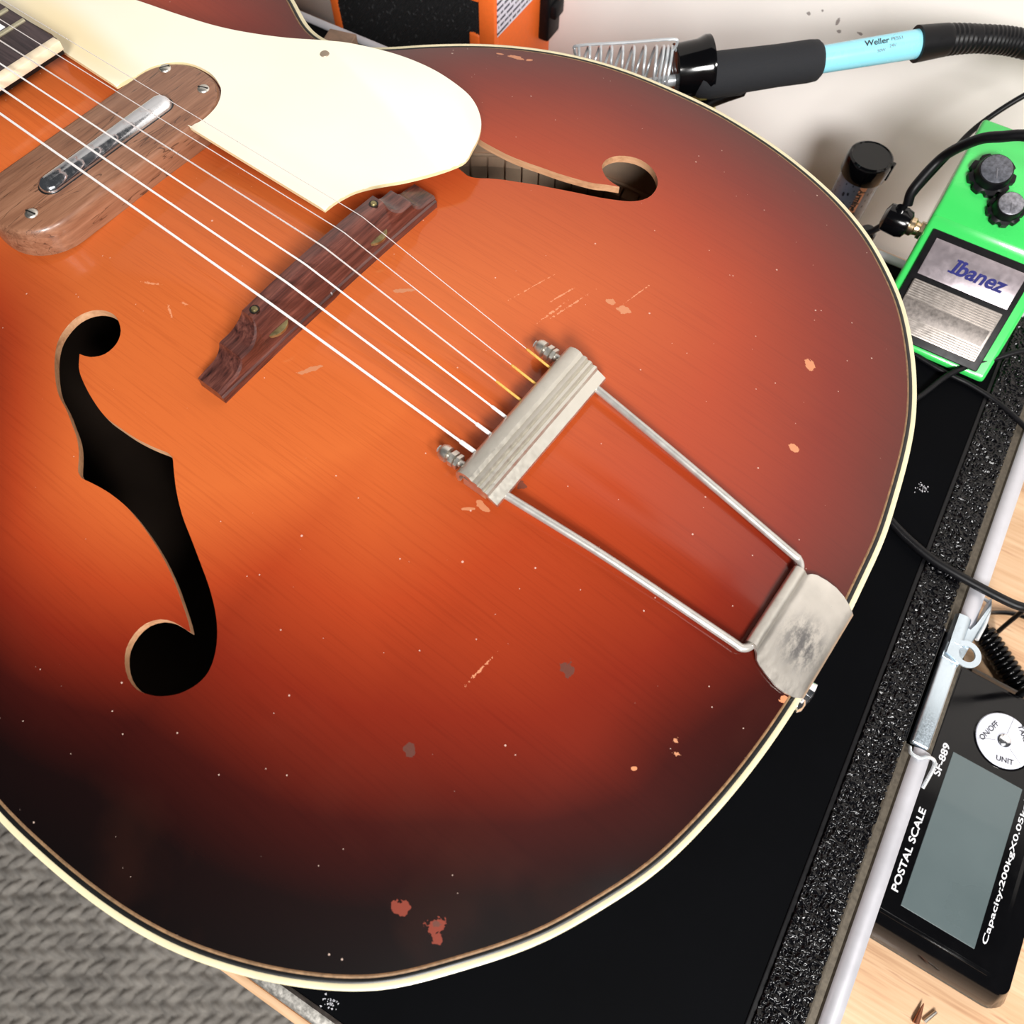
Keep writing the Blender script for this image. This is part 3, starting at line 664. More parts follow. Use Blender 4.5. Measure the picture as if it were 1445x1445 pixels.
# ================================================================== FLIGHT CASE under the guitar
U0, U1, V0, V1 = -.52, .3145, -.2345, .2755
case = thing('flight_case', 'low black flight case with aluminium edges and a pebbled border, underneath the guitar', 'case', (0, 0, ZT), (0, 0, CA))
zc = ZC - ZT
obj('case_body', newbox((U0+.004, V0+.004, .0), (U1-.006, V1-.004, zc-.0012), .002), mt['case_flat'], case)
obj('top_panel', newbox((U0+.006, V0+.005, zc-.0015), (.2815, V1-.006, zc), .0005), mt['case_flat'], case)
# pebbled strip: real relief
nx, ny = 56, 1400
xs = np.linspace(.2818, .3015, nx); ys = np.linspace(V0+.005, V1-.006, ny)
def lattice_noise(shape, cell, seed):
    r = np.random.default_rng(seed); gx = int(shape[0]/cell[0])+3; gy = int(shape[1]/cell[1])+3; g = r.random((gx, gy))
    X = np.arange(shape[0])/cell[0]; Y = np.arange(shape[1])/cell[1]; xi = X.astype(int); yi = Y.astype(int); fx = X-xi; fy = Y-yi
    fx = fx*fx*(3-2*fx); fy = fy*fy*(3-2*fy); a = g[xi][:, yi]; b = g[xi+1][:, yi]; c = g[xi][:, yi+1]; d = g[xi+1][:, yi+1]
    return (a*(1-fx)[:, None]+b*fx[:, None])*(1-fy)[None]+(c*(1-fx)[:, None]+d*fx[:, None])*fy[None]
h = lattice_noise((nx, ny), (6.5, 6.5), 1)*.6 + lattice_noise((nx, ny), (3.1, 3.1), 2)*.4
h = np.abs(h-.5)*2; h = 1-h**.8; edge = np.minimum(1, np.minimum(np.arange(nx), nx-1-np.arange(nx))/2.0)[:, None]
Zs = zc + .0002 + .0020*h*edge
verts = [(xs[i], ys[j], Zs[i, j]) for i in range(nx) for j in range(ny)]
faces = [(i*ny+j, (i+1)*ny+j, (i+1)*ny+j+1, i*ny+j+1) for i in range(nx-1) for j in range(ny-1)]
me = bpy.data.meshes.new('pebbled_border'); me.from_pydata(verts, [], faces); me.validate()
obj('pebbled_border', me, mt['tolex'], case, smooth=180)
obj('border_backing', newbox((.2812, V0+.004, zc-.002), (.3020, V1-.005, zc+.0001)), mt['tolex'], case)
obj('border_rib', newbox((.2800, V0+.005, zc-.0005), (.2825, V1-.006, zc+.0006), .0005), mt['rubber'], case)
# aluminium edge, interrupted by the latch
def edge_run(v0, v1, nm='edge_extrusion'):
    b = extrude_y(bmesh.new(), [(.3003, zc-.004), (.3003, zc+.0012), (.3010, zc+.0016), (.3018, zc+.0012), (.3022, zc-.0004), (.3052, zc-.0006), (.3060, zc+.0004), (.3072, zc+.0018), (.3095, zc+.0024), (.3120, zc+.0020), (.3140, zc+.0006), (.3148, zc-.0020), (.3148, zc-.014), (.3130, zc-.014), (.3130, zc-.004)], v0, v1)
    o = obj(nm, b, [mt['alu'], mt['alu_dull']], case, smooth=35)
    for f in o.data.polygons:
        if f.center.x < .3056: f.material_index = 1
    return o
edge_run(V0-.004, -.0060); edge_run(.0560, V1+.002)
obj('edge_channel', newbox((.3000, -.008, zc-.006), (.3146, .058, zc-.0012)), mt['alu_dull'], case)
obj('near_edge', extrude_y(bmesh.new(), [(0, 0), (0, .0015), (.0015, .0022), (.0036, .0022), (.0050, .0012), (.0050, 0)], U0, U1-.004), mt['alu'], case, smooth=35)
ne = [o for o in case.children if o.name.startswith('near_edge')][0]
ne.rotation_euler = (0, 0, R(-90)); ne.location = (0, 0, 0)
def edge_along_u(name, v0, v1, top):
    b = bmesh.new(); prof = [(v0, zc-.012), (v0, zc+top*.3), (v0+(v1-v0)*.25, zc+top), (v0+(v1-v0)*.8, zc+top), (v1, zc+top*.2), (v1, zc-.012)]
    a = [b.verts.new((U0, v, z)) for v, z in prof]; c = [b.verts.new((U1-.001, v, z)) for v, z in prof]; k = len(prof)
    b.faces.new(a); b.faces.new(c[::-1])
    for i in range(k): b.faces.new((a[i], c[i], c[(i+1) % k], a[(i+1) % k]))
    return obj(name, b, mt['nickel'] if v0 < 0 else mt['alu'], case, smooth=35)
bpy.data.objects.remove(ne)
edge_along_u('edge_extrusion', V0-.0005, V0+.0056, .0015); edge_along_u('edge_extrusion', V1-.0075, V1, .0015)
# latch on the edge
latch = obj('latch', newbox((.3032, -.0055, zc-.001), (.3118, .0420, zc+.0030), .0014, 3), mt['zinc'], case, smooth=40, label='bluish zinc draw latch')
b = prism(bmesh.new(), [(.3030, .041), (.3118, .040), (.3180, .0765), (.3165, .0830), (.3140, .0650), (.3120, .0600), (.3035, .0635)], zc-.001, zc+.0034, bev=.0008); obj('latch_wing', b, mt['zinc'], latch, smooth=40)
b = extrude_y(bmesh.new(), [(.3030, zc+.002), (.3040, zc+.0045), (.3075, zc+.0052), (.3100, zc+.0040), (.3112, zc+.002)], .0500, .0660); obj('latch_knuckle', b, mt['zinc'], latch, smooth=50)
# ring tab
cx_, cy_ = .3130, .0475; Po = []; 
ro, ri = .0068, .0040; b = bmesh.new(); k_ = 28
outr = [(cx_+ro*math.cos(2*math.pi*i/k_), cy_+ro*math.sin(2*math.pi*i/k_)) for i in range(k_)]
outr = [((.3040, y) if (x < cx_-.0045) else (x, y)) for x, y in outr]
inr = [(cx_+ri*math.cos(2*math.pi*i/k_), cy_+ri*math.sin(2*math.pi*i/k_)) for i in range(k_)]
T = [[b.verts.new((x, y, z)) for x, y in L_] for z in (zc+.0038, zc+.0048) for L_ in (outr, inr)]
for i in range(k_):
    j = (i+1) % k_
    b.faces.new((T[2][i], T[2][j], T[3][j], T[3][i])); b.faces.new((T[0][j], T[0][i], T[1][i], T[1][j])); b.faces.new((T[0][i], T[0][j], T[2][j], T[2][i])); b.faces.new((T[1][j], T[1][i], T[3][i], T[3][j]))
obj('ring_tab', b, mt['zinc'], latch, smooth=40)
P = smooth_path([(.3040, -.0075, zc+.001), (.3045, -.0105, zc+.0030), (.3085, -.0110, zc+.0036), (.3120, -.0085, zc+.0036), (.3150, -.0085, zc+.0030), (.3158, -.0120, zc+.0025), (.3156, -.0215, zc-.001)], 6)
obj('wire_hook', newtube(P, .0009, 10), mt['steel_wire'], latch, smooth=True)
P = smooth_path([(.3150, .083, zc-.001), (.3172, .080, zc+.001), (.3176, .070, zc+.002), (.3160, .058, zc+.0025)], 6); obj('wire_hook', newtube(P, .0009, 10), mt['steel_wire'], latch, smooth=True)
# little crumbs of glitter / solder flakes on the case top
def flakes(name, u, v, spread, cnt, size, label, mat):
    b = bmesh.new()
    for _ in range(cnt):
        x = u+random.gauss(0, spread); y = v+random.gauss(0, spread); s = size*random.uniform(.5, 1.2); a = random.random()*6.28
        P_ = [(x+s*math.cos(a+t)*random.uniform(.3, 1), y+s*math.sin(a+t)*random.uniform(.3, 1)) for t in (0, 1.6, 3.1, 4.7)]
        prism(b, P_, zc, zc+.0003)
    o = obj(name, b, mat, case); o['kind'] = 'stuff'; return o
flakes('glitter_fleck', .2682, .127, .0018, 26, .0006, '', mt['alu'])
flakes('glitter_fleck', .1292, -.2256, .0016, 24, .0007, '', mt['alu'])

# ================================================================== SETTING
b = newbox((-.9, -.2715, -.035), (.95, .440, 0), .001); bench = obj('workbench_top', b, mt['bench'])
wb = thing('workbench', 'pale wooden workbench with streaky grain under the case and the scale', 'workbench', (0, 0, ZT), (0, 0, CA))
bench.parent = wb
obj('bench_edge_strip', newbox((-.9, -.2765, -.034), (.95, -.2717, -.0006), .0008), streaky('bare_edge_wood', (.52, .30, .15), (.70, .45, .26), (.80, .56, .36), .55, 'x', 60), wb, smooth=40)
for (x, y) in ((-.84, -.2), (.88, -.2), (-.84, .38), (.88, .38)): obj('leg', newbox((x-.035, y-.035, ZF-ZT), (x+.035, y+.035, -.035), .003), mt['bench'], wb)
wall = obj('wall_back', newbox((-1.6, 0, ZF), (1.6, .05, 1.1)), mt['wall']); wall.location = (CV*.443); wall.rotation_euler = (0, 0, CA); tag(wall, kind='structure')
# carpeted floor with woven relief
fx0, fx1, fy0, fy1, st_ = -.95, .95, -1.30, -.10, .0034
X = np.arange(fx0, fx1, st_); Y = np.arange(fy0, fy1, st_); XX, YY = np.meshgrid(X, Y, indexing='ij')
a = R(38); uu = XX*math.cos(a)+YY*math.sin(a); vv = -XX*math.sin(a)+YY*math.cos(a)
per = .0165; row = np.floor(vv/per); ph = np.where(row % 2 == 0, 1, -1)
cellu = uu/.023 + ph*(vv/per-row-.5)*.75 + np.where(row % 2 == 0, 0, .5)
fu = cellu-np.floor(cellu); fv = vv/per-row
hh = np.sin(np.pi*fu)**.6*(.35+.65*np.sin(np.pi*fv)**.7)
jit = lattice_noise(XX.shape, (3, 3), 5)*.22 + lattice_noise(XX.shape, (16, 16), 8)*.25
Zf = .013*(hh*.9 + jit)
nxx, nyy = XX.shape
vts = np.stack([XX.ravel(), YY.ravel(), Zf.ravel()], 1); idx = np.arange(nxx*nyy).reshape(nxx, nyy)
fcs = np.stack([idx[:-1, :-1].ravel(), idx[1:, :-1].ravel(), idx[1:, 1:].ravel(), idx[:-1, 1:].ravel()], 1)
me = bpy.data.meshes.new('woven_carpet'); me.from_pydata(vts.tolist(), [], fcs.tolist())
cpt = obj('woven_carpet', me, mt['carpet'], None, smooth=180); cpt.location = (0, 0, ZF)
floor = obj('floor', newbox((-1.6, -1.6, -.04), (1.6, .8, 0)), mt['carpet']); floor.location = (0, 0, ZF); tag(floor, kind='structure')
cpt.parent = floor; cpt.location = (0, 0, 0); cpt['kind'] = 'stuff'

# ================================================================== AMPLIFIER
AW, AH, AD = .153, .172, .088
amp = thing('practice_amplifier', 'small orange practice amplifier with a black grille behind the guitar', 'amplifier', CU*-.1945+CV*.329+Vector((0, 0, ZT)), (0, 0, CA))
h_ = AW/2
obj('cabinet', newbox((-h_, .002, 0), (h_, AD, AH), .003, 3), mt['orange'], amp, smooth=40)
for nm, lo, hi in (('face_frame', (-h_, -.003, 0), (-h_+.0075, .004, AH)), ('face_frame', (h_-.0135, -.003, 0), (h_, .004, AH)), ('face_frame', (-h_+.0075, -.003, 0), (h_-.0135, .004, .010)), ('face_frame', (-h_+.0075, -.003, AH-.012), (h_-.0135, .004, AH))):
    obj(nm, newbox(lo, hi, .0012), mt['orange'], amp, smooth=40)
obj('face_frame', newbox((h_-.0225, -.0032, .004), (h_-.0130, .003, .1365), .0018, 3), mt['orange'], amp, smooth=40)
# grille cloth with a woven surface
gx = np.linspace(-h_+.0074, h_-.0134, 110); gz = np.linspace(.0095, AH-.0115, 110); r_ = rng.random((110, 110))
me = bpy.data.meshes.new('grille_cloth'); me.from_pydata([(gx[i], -.0012-.0006*((i+j) % 2)-.0006*r_[i, j], gz[j]) for i in range(110) for j in range(110)], [], [(i*110+j, (i+1)*110+j, (i+1)*110+j+1, i*110+j+1) for i in range(109) for j in range(109)])
obj('grille_cloth', me, mt['grille'], amp)
b = bmesh.new(); P_ = [(.0005, .1380), (.083, .1360), (.083, AH-.006), (.0005, AH-.006)]
vs = [b.verts.new((h_+.0001+dx, y, z)) for dx in (0, .0004) for y, z in P_]; b.faces.new(vs[:4][::-1]); b.faces.new(vs[4:])
for i in range(4): b.faces.new((vs[i], vs[(i+1) % 4], vs[4+(i+1) % 4], vs[4+i]))
obj('side_label', b, mt['label'], amp, label='white label with lines of small print')
b = newbox((h_-.001, .066, .098), (h_+.009, AD-.002, .136), .002); box(b, (h_+.004, .068, .116), (h_+.014, AD-.006, .127), .002)
obj('corner_guard', b, mt['rubber'], amp, smooth=40, label='black plastic bracket at the back edge')
for sx in (-1, 1):
    for yy in (.012, AD-.012): obj('rubber_foot', newlathe([(-.0, .006), (.003, .006)], (sx*(h_-.014), yy, -.0029), (0, 0, 1), 14), mt['rubber'], amp)
amp.location.z += .003

# small wooden block on the case by the amplifier
bk = obj('wooden_block', newbox((-.0095, -.0080, 0), (.0095, .0080, .0365), .0006), mt['cardboard']); bk.location = (-.2035, .2005, ZC); bk.rotation_euler = (0, 0, R(20))
tag(bk, 'small brown wooden block standing behind the guitar waist beside the orange amplifier', 'block')

# ================================================================== SOLDERING STAND AND IRON
def V(*a): return Vector(a)/1000
p0 = V(2, 272, -38); p1 = V(-47, 247.5, -36); ax = (p1-p0).normalized()
iron_ax = (V(68.3, 330.5, -34.4)-V(17.7, 280.5, -39.3)).normalized()
stand = thing('soldering_iron_stand', 'soldering iron stand with a silver spring cone and a black holder', 'stand', (.01, .236, ZC))
def rel(v, t): return Vector(v) - t.location
sp = []
up1 = Vector((0, 0, 1)); n1 = (up1-ax*up1.dot(ax)).normalized(); n2 = ax.cross(n1)
turns = 11; L_ = (p1-p0).length
for i in range(turns*18+1):
    t = i/(turns*18)
    tt = .16*min(1, t/.33) + .84*max(0, (t-.33)/.67)
    r = .0125*(1-tt) + .0042*tt; a = 2*math.pi*turns*t
    sp.append(rel(p0 + ax*L_*tt*1.02 + (n1*math.cos(a)+n2*math.sin(a))*r, stand))
obj('spring_cone', newtube(sp, .00085, 8), mt['steel_wire'], stand, smooth=True)
wf = [p0+n1*.0125+ax*.002, p0+n1*.0165+ax*.001, p0+n1*.0185+ax*.004, p0+ax*L_*.5+n1*.0125, p0+ax*L_*1.02+n1*.0055, p0+ax*L_*1.06+n1*.0025, p0+ax*L_*1.04-n1*.001]
obj('wire_frame', newtube(smooth_path([rel(q, stand) for q in wf], 6), .0008, 8), mt['steel_wire'], stand, smooth=True)
hb = rel(p0, stand) - ax*.001
obj('holder_ring', newlathe([(0, .0125), (.0005, .0142), (.014, .0148), (.0185, .0165), (.021, .0165), (.0212, .0120)], hb, iron_ax, 32), mt['gloss_black'], stand, smooth=40)
# trough under the grip, then a neck and a foot on the case
b = bmesh.new(); q0 = hb+iron_ax*.012+Vector((0, 0, -.010)); q1 = hb+iron_ax*.046+Vector((0, 0, -.0135)); side = iron_ax.cross(Vector((0, 0, 1))).normalized()
rows = []
for t in [0, .25, .5, .75, .92, 1]:
    c = q0.lerp(q1, t); w_ = .0150*(1-.25*t)*(1 if t < .95 else .7); d = .016*(1-t)+.003
    rows.append([b.verts.new(c+side*w_*math.cos(a)*1.0+Vector((0, 0, -d*math.sin(a)**.8))) for a in [math.pi*i/14 for i in range(15)]])
for A, B in zip(rows, rows[1:]):
    for i in range(14): b.faces.new((A[i], A[i+1], B[i+1], B[i]))
bmesh.ops.solidify(b, geom=b.faces[:], thickness=.002); obj('grip_trough', b, mt['gloss_black'], stand, smooth=40)
b = bmesh.new(); c0 = hb+iron_ax*.014+Vector((0, 0, -.024)); tube(b, smooth_path([c0+iron_ax*.012, c0-Vector((0, 0, .012)), Vector((0, 0, .010)), Vector((0, 0, .004))], 5), [.009]+[.0075]*14+[.0075], 16); obj('stand_neck', b, mt['yellow'], stand, smooth=40)
obj('stand_foot', newbox((-.030, -.020, 0), (.030, .024, .008), .003, 3), mt['gloss_black'], stand, smooth=40)

iron = thing('soldering_iron', 'soldering iron with a black foam grip and pale blue barrel, resting in its stand', 'soldering iron', p0)
def ir(v): return Vector(v) - p0
ia = V(17.7, 280.5, -39.3)-p0; ib = V(66.5, 328.7, -34.6)-p0; ic = V(107.8, 371.2, -29.9)-p0
d1 = (ib-ia).normalized(); La = (ib-ia).length; d2 = (ic-ib).normalized(); Lb = (ic-ib).length
obj('foam_grip', newlathe([(-.006, .0085), (-.002, .0112), (.004, .0122), (.020, .0118), (.045, .0112), (La-.006, .0113), (La-.001, .0108), (La+.001, .0092)], ia, d1, 32), mt['foam'], iron, smooth=50)
barrel = obj('barrel', newlathe([(-.004, .0070), (.0, .0073), (Lb+.004, .0078)], ib, d2, 32), mt['blue'], iron, smooth=50)
obj('heater_tube', newlathe([(0, .0032), (.045, .0030), (.060, .0010)], ia, -d1, 14), mt['steel_wire'], iron, smooth=50)
# barrel print
vw = (CAM-(p0+ib+d2*.03)).normalized(); nn = (vw-d2*vw.dot(d2)).normalized(); bb_ = nn.cross(d2)     # nn faces the viewer, bb_ upwards round the barrel
if bb_.z < 0: bb_ = -bb_
def barrel_text(body, size, s0, up, mat, shear=0, off=0, flip=False):
    me_ = text_mesh(body, size, shear, off, 0)
    for v in me_.vertices:
        s = s0 + v.co.x; ang = (up+v.co.y)/.0078; v.co = ib + d2*s + (nn*math.cos(ang)+bb_*math.sin(ang))*.00785
    o = obj('printed_lettering', me_, mat, barrel); return o
barrel_text('Weller', .0050, .0245, .0032, mt['black_ink'], .15, .00007)
barrel_text('PES51', .0030, .0400, .0040, mt['grey_ink']); barrel_text('24V', .0026, .0385, .0005, mt['grey_ink']); barrel_text('50W', .0024, .0315, -.0010, mt['grey_ink'])
# ribbed strain relief and cable
P = smooth_path([ic-d2*.001, V(122.9, 385.6, -28.5)-p0, V(141.1, 399.4, -28.2)-p0, V(158.5, 408.5, -28.8)-p0, V(188.5, 418.5, -31.5)-p0, V(225, 421, -40)-p0], 16)
rr = []
for i, q in enumerate(P):
    base = .0098 - .0022*min(1, i/26); rr.append(base*(1.0 if i < 14 else (1.0 if i % 2 else .95)))
obj('strain_relief', newtube(P, rr, 24), mt['rubber'], iron, smooth=30)
obj('iron_cable', newtube(smooth_path([P[-1], V(270, 420, -75)-p0, V(310, 415, -170)-p0, V(330, 412, -216)-p0], 10), .003, 12), mt['rubber'], iron, smooth=True)

# ================================================================== TUBE with black cap
tb = thing('capped_tube', 'grey speckled round tube with a black cap and orange stripe standing beside the green pedal', 'tube', (.1145, .3725, ZT))
obj('tube_body', newlathe([(0, .0120), (.001, .0138), (.137, .0138), (.138, .012)], (0, 0, 0), (0, 0, 1), 36), mt['tube'], tb, smooth=50)
obj('tube_cap', newlathe([(.128, .0150), (.129, .0156), (.1395, .0156), (.1415, .0148), (.1422, .0136), (.1416, .0128)], (0, 0, 0), (0, 0, 1), 40, rfun=lambda k, s, t: 1), mt['gloss_black'], tb, smooth=35)
obj('cap_notch', newbox((.0140, .0006, .129), (.0165, .0050, .1415), .0006), mt['gloss_black'], tb, smooth=40)
vd = math.atan2(CAM.y-.3725, CAM.x-.1145)
b = bmesh.new(); P_ = []
for zz in (.050, .127):
    for k in range(5):
        a = vd + .42 + (k-2)*.085; P_.append(b.verts.new((.01395*math.cos(a), .01395*math.sin(a), zz)))
for k in range(4): b.faces.new((P_[k], P_[k+1], P_[6+k], P_[5+k]))
stripe = obj('orange_stripe', b, mt['orange_ink'], tb, smooth=True)
me_ = text_mesh('Arming Tool', .0062, 0, .0003, 0)
for v in me_.vertices:
    s, t = v.co.x, v.co.y; a = vd + .42 + (t-.0022)/.014; v.co = (.01405*math.cos(a), .01405*math.sin(a), .1255-s)
obj('printed_lettering', me_, mt['black_ink'], tb)

# ================================================================== PEDAL
PO = Vector((.2117, .2419, ZC)); ped = thing('effects_pedal', 'bright green effects pedal with black knobs and a silver treadle', 'pedal', PO, (0, 0, R(7.2)))
th1, th2 = R(32.9), R(20); z0 = .0072
def F1(x, t, nrm=0): return Vector((x, t*math.cos(th1)-nrm*math.sin(th1), z0+t*math.sin(th1)+nrm*math.cos(th1)))
yE, zE = F1(0, .0753).y, F1(0, .0753).z
def F2(x, t, nrm=0): return Vector((x, yE+t*math.cos(th2)-nrm*math.sin(th2), zE+t*math.sin(th2)+nrm*math.cos(th2)))
side_prof = [(F1(0, -.0052).y+.004, 0), (F1(0, -.0052).y, .0016), (F1(0, -.0052).y, F1(0, -.0052).z), (F1(0, .0640).y, F1(0, .0640).z), (F1(0, .0650, .0006).y, F1(0, .0650, .0006).z), (F1(0, .0753, .0).y, F1(0, .0753, .0).z), (F2(0, .053).y, F2(0, .053).z), (F2(0, .053).y+.003, F2(0, .053).z-.006), (F2(0, .053).y+.003, 0)]
b = bmesh.new(); A = [b.verts.new((-.0343, y, z)) for y, z in side_prof]; B = [b.verts.new((.0352, y, z)) for y, z in side_prof]; k_ = len(A)
b.faces.new(A); b.faces.new(B[::-1])
for i in range(k_): b.faces.new((A[i], A[(i+1) % k_], B[(i+1) % k_], B[i]))
for v in b.verts:
    if v.co.z < .001: v.co.x *= .86
bmesh.ops.recalc_face_normals(b, faces=b.faces[:])
bmesh.ops.bevel(b, geom=[e for e in b.edges if e.calc_face_angle(0) > R(25) and min(v.co.z for v in e.verts) > .001], offset=.0022, segments=4, profile=.5, affect='EDGES')
obj('housing', b, mt['green'], ped, smooth=50)
def slab(name, x0, x1, t0, t1, h0, h1, mat, parent=ped, r=0, Fn=F1, bev=.0006):
    bb2 = newbox((x0, t0, h0), (x1, t1, h1), bev)
    for v in bb2.verts: v.co = Fn(v.co.x, v.co.y, v.co.z)
    return obj(name, bb2, mat, parent, smooth=40)
slab('rubber_bezel', -.0300, .0290, -.0030, .0590, -.0005, .0018, mt['rubber'], bev=.0009)
plate = slab('name_plate', -.0262, .0258, .0334, .0545, .0010, .0022, mt['plate_metal'], bev=.0003)
me_ = text_mesh('Ibanez', .0110, .22, .00030, .00012, space=1.0)
x0_, x1_ = text_width(me_); fac = .0305/(x1_-x0_)
for v in me_.vertices:
    q = F1(-.0108 + (v.co.x-x0_)*fac, .0402 + v.co.y*fac*1.0, .00235+v.co.z); v.co = q
obj('maker_lettering', me_, mt['navy_ink'], plate)
b = bmesh.new()
for (xa, xb, ta, tb_) in ((-.0122, -.0062, .0400, .0410), (-.0102, -.0042, .0470, .0480)): box(b, (xa, ta, .0022), (xb, tb_, .0025))
for v in b.verts: v.co = F1(*v.co)
obj('letter_serifs', b, mt['navy_ink'], plate)
tr = slab('treadle', -.0262, .0250, .0010, .0302, .0010, .0034, mt['treadle'], bev=.0006)
slab('treadle_band', -.0258, .0236, .0098, .0192, .0033, .00355, mt['treadle_dark'], tr, bev=.0001)
t_ = .0018
ribs = []
while t_ < .0296:
    if not (.0095 < t_ < .0193): ribs.append(t_)
    t_ += .0013
bm = bmesh.new(); bb2 = newbox((-.0256, -.0003, .0033), (.0244, .0003, .0040))
rib_mesh = None
for t_ in ribs:
    q = newbox((-.0256, t_, .0032), (.0242, t_+.0006, .0040))
    for v in q.verts: v.co = F1(*v.co)
    obj('tread_rib', q, mt['treadle'], tr)
bb2.free(); bm.free()
def knob(x, t, r, h, capmat):
    c = F2(x, t, 0); nrm = (F2(0, 0, 1)-F2(0, 0, 0)).normalized()
    k = obj('knob', newlathe([(0, r), (h*.35, r), (h*.42, r*.80), (h*.9, r*.74), (h, r*.70)], c, nrm, 54, rfun=lambda i, s, tt: (1 if (i % 6) < 4 else .86) if tt < h*.40 else 1), mt['rubber'], ped, smooth=35)
    obj('knob_cap', newlathe([(0, r*.66), (.0004, r*.66), (.0007, r*.6)], c+nrm*h, nrm, 36), capmat, k, smooth=40)
    P_ = c+nrm*(h+.0008); ydir = (F2(0, 1, 0)-F2(0, 0, 0)).normalized(); obj('pointer_line', newtube([P_, P_+(ydir*-.8+Vector((.3, 0, 0)))*r*.55], .0003, 6), mt['grey_ink'], k)
knob(-.0165, .0215, .0125, .0082, mt['knob_top']); knob(-.0014, .0060, .0098, .0085, mt['knob_top_bright']); knob(.0185, .0225, .0125, .0082, mt['knob_top'])
obj('jack_socket', newlathe([(0, .0052), (.002, .0052), (.0025, .0035)], (-.0343, .0520, .0330), (-1, 0, 0), 6), mt['gold'], ped)
for x in (-.027, .027): obj('rubber_foot', newlathe([(0, .0045), (.0004, .0045)], (x, .05, 0), (0, 0, 1), 14), mt['rubber'], ped)

# ================================================================== CABLES
def cable(name, pts, r, label, mat='rubber', cat='cable', n_=8, base=None):
    P_ = smooth_path([V(*q) for q in pts], n_); t = thing(name, label, cat, P_[0]); obj('cord', newtube([q-P_[0] for q in P_], r, 12), mt[mat], t, smooth=True); return t
pc = thing('patch_cable', 'thick black patch cable plugged into the left side of the green pedal', 'cable', V(157, 296, -70))
o0 = Vector(pc.location)
cord = smooth_path([V(155.8, 296.4, -66)-o0, V(153.8, 299.4, -57)-o0, V(157.5, 311.8, -42.5)-o0, V(167.1, 308.3, -24.3)-o0, V(176.5, 307.3, -16.2)-o0, V(194.3, 308.9, -9.3)-o0, V(240, 318, -14)-o0, V(300, 330, -50)-o0, V(345, 335, -120)-o0, V(365, 335, -216)-o0], 8)
obj('cord', newtube(cord, .0028, 14), mt['rubber'], pc, smooth=True)
jd = Vector((math.cos(R(7.2)), math.sin(R(7.2)), 0)); jk = Vector((.2117, .2419, ZC)) + Matrix.Rotation(R(7.2), 3, 'Z') @ Vector((-.0343, .0520, .0330)) - o0
obj('plug_body', newlathe([(-.022, .004), (-.0205, .0078), (-.011, .0085), (-.0075, .0075), (-.0065, .0058)], jk-jd*.0015, jd, 24), mt['gloss_black'], pc, smooth=40)
obj('plug_knuckle', newlathe([(-.007, .003), (-.005, .0068), (.003, .0072), (.006, .0050), (.0085, .0032)], jk-jd*.0165, (Vector((0, .15, 1))), 20), mt['gloss_black'], pc, smooth=40)
obj('plug_ferrule', newlathe([(-.007, .0050), (-.004, .0052), (-.003, .0040), (.0, .0036)], jk-jd*.0015, jd, 20), mt['gold'], pc, smooth=40, label='gold metal ferrule')
cable('thin_cord', [(154, 311, -82), (154.3, 315, -76), (155.0, 321, -71), (158.4, 345.8, -63.3), (162.4, 368.4, -56.1), (174.3, 387.0, -41.5), (190, 399, -28), (240, 410, -10), (300, 412, -60), (330, 410, -215)], .0017, 'thin black cord rising along the wall above the green pedal')
cable('coiled_lead', [(151.5, 297, -82), (149.0, 300, -90), (145.5, 302, -98), (141, 300, -101.2), (133, 297, -101.6), (110, 285, -101.4), (90, 262, -101.6)], .0020, 'short black lead dropping behind the guitar rim left of the green pedal')
nub = thing('small_plug', 'small black plug between the capped tube and the green pedal', 'plug', (.1420, .3200, ZT)); obj('plug_shell', newlathe([(0, .005), (.02, .0062), (.124, .0062), (.1325, .0060), (.1350, .0040)], (0, 0, 0), (0, 0, 1), 20), mt['gloss_black'], nub, smooth=40)
zc_mm = ZC*1000
cable('power_cord', [(196, 150, zc_mm+2.4), (222, 139, zc_mm+2.4), (246.1, 129.3, zc_mm+2.6), (258, 125.6, zc_mm+2.9), (270.0, 123.3, zc_mm+3.3), (282.0, 122.6, zc_mm+4.2), (296.2, 122.9, zc_mm+5.0), (310.9, 124.2, zc_mm+5.4), (321.0, 127.7, zc_mm+3.5), (345, 140, zc_mm-14), (372, 150, zc_mm-60), (392, 152, ZT*1000+2.4), (430, 150, ZT*1000+2.4)], .0023, 'glossy black cord crossing the pebbled border of the case above the latch')
cable('signal_cord', [(196, 168, zc_mm+1.9), (212, 190, zc_mm+1.9), (221.5, 208.3, zc_mm+1.9), (227.5, 228.5, zc_mm+3.6), (231.0, 236.2, zc_mm+5.4), (236.0, 245.0, zc_mm+5.6), (243, 252, zc_mm+9), (258, 268, zc_mm+14), (290, 290, zc_mm+9), (335, 300, zc_mm-30), (360, 300, ZT*1000+2)], .0017, 'black cord rising from the guitar rim across the lower corner of the green pedal')
cable('lead_wire', [(180, 231, zc_mm+1.6), (194, 236, zc_mm+1.6), (203.7, 237.4, zc_mm+1.6), (211.5, 236.6, zc_mm+1.6), (222.5, 236.0, zc_mm+1.6), (233.9, 236.5, zc_mm+1.6), (243, 237.0, zc_mm+1.6), (260, 235.3, zc_mm+1.6), (278.0, 229.0, zc_mm+2.2), (298, 219, zc_mm+3.2), (322, 208, zc_mm-2), (350, 200, zc_mm-60), (365, 196, ZT*1000+1.7)], .0015, 'thin black wire lying along the front foot of the green pedal')

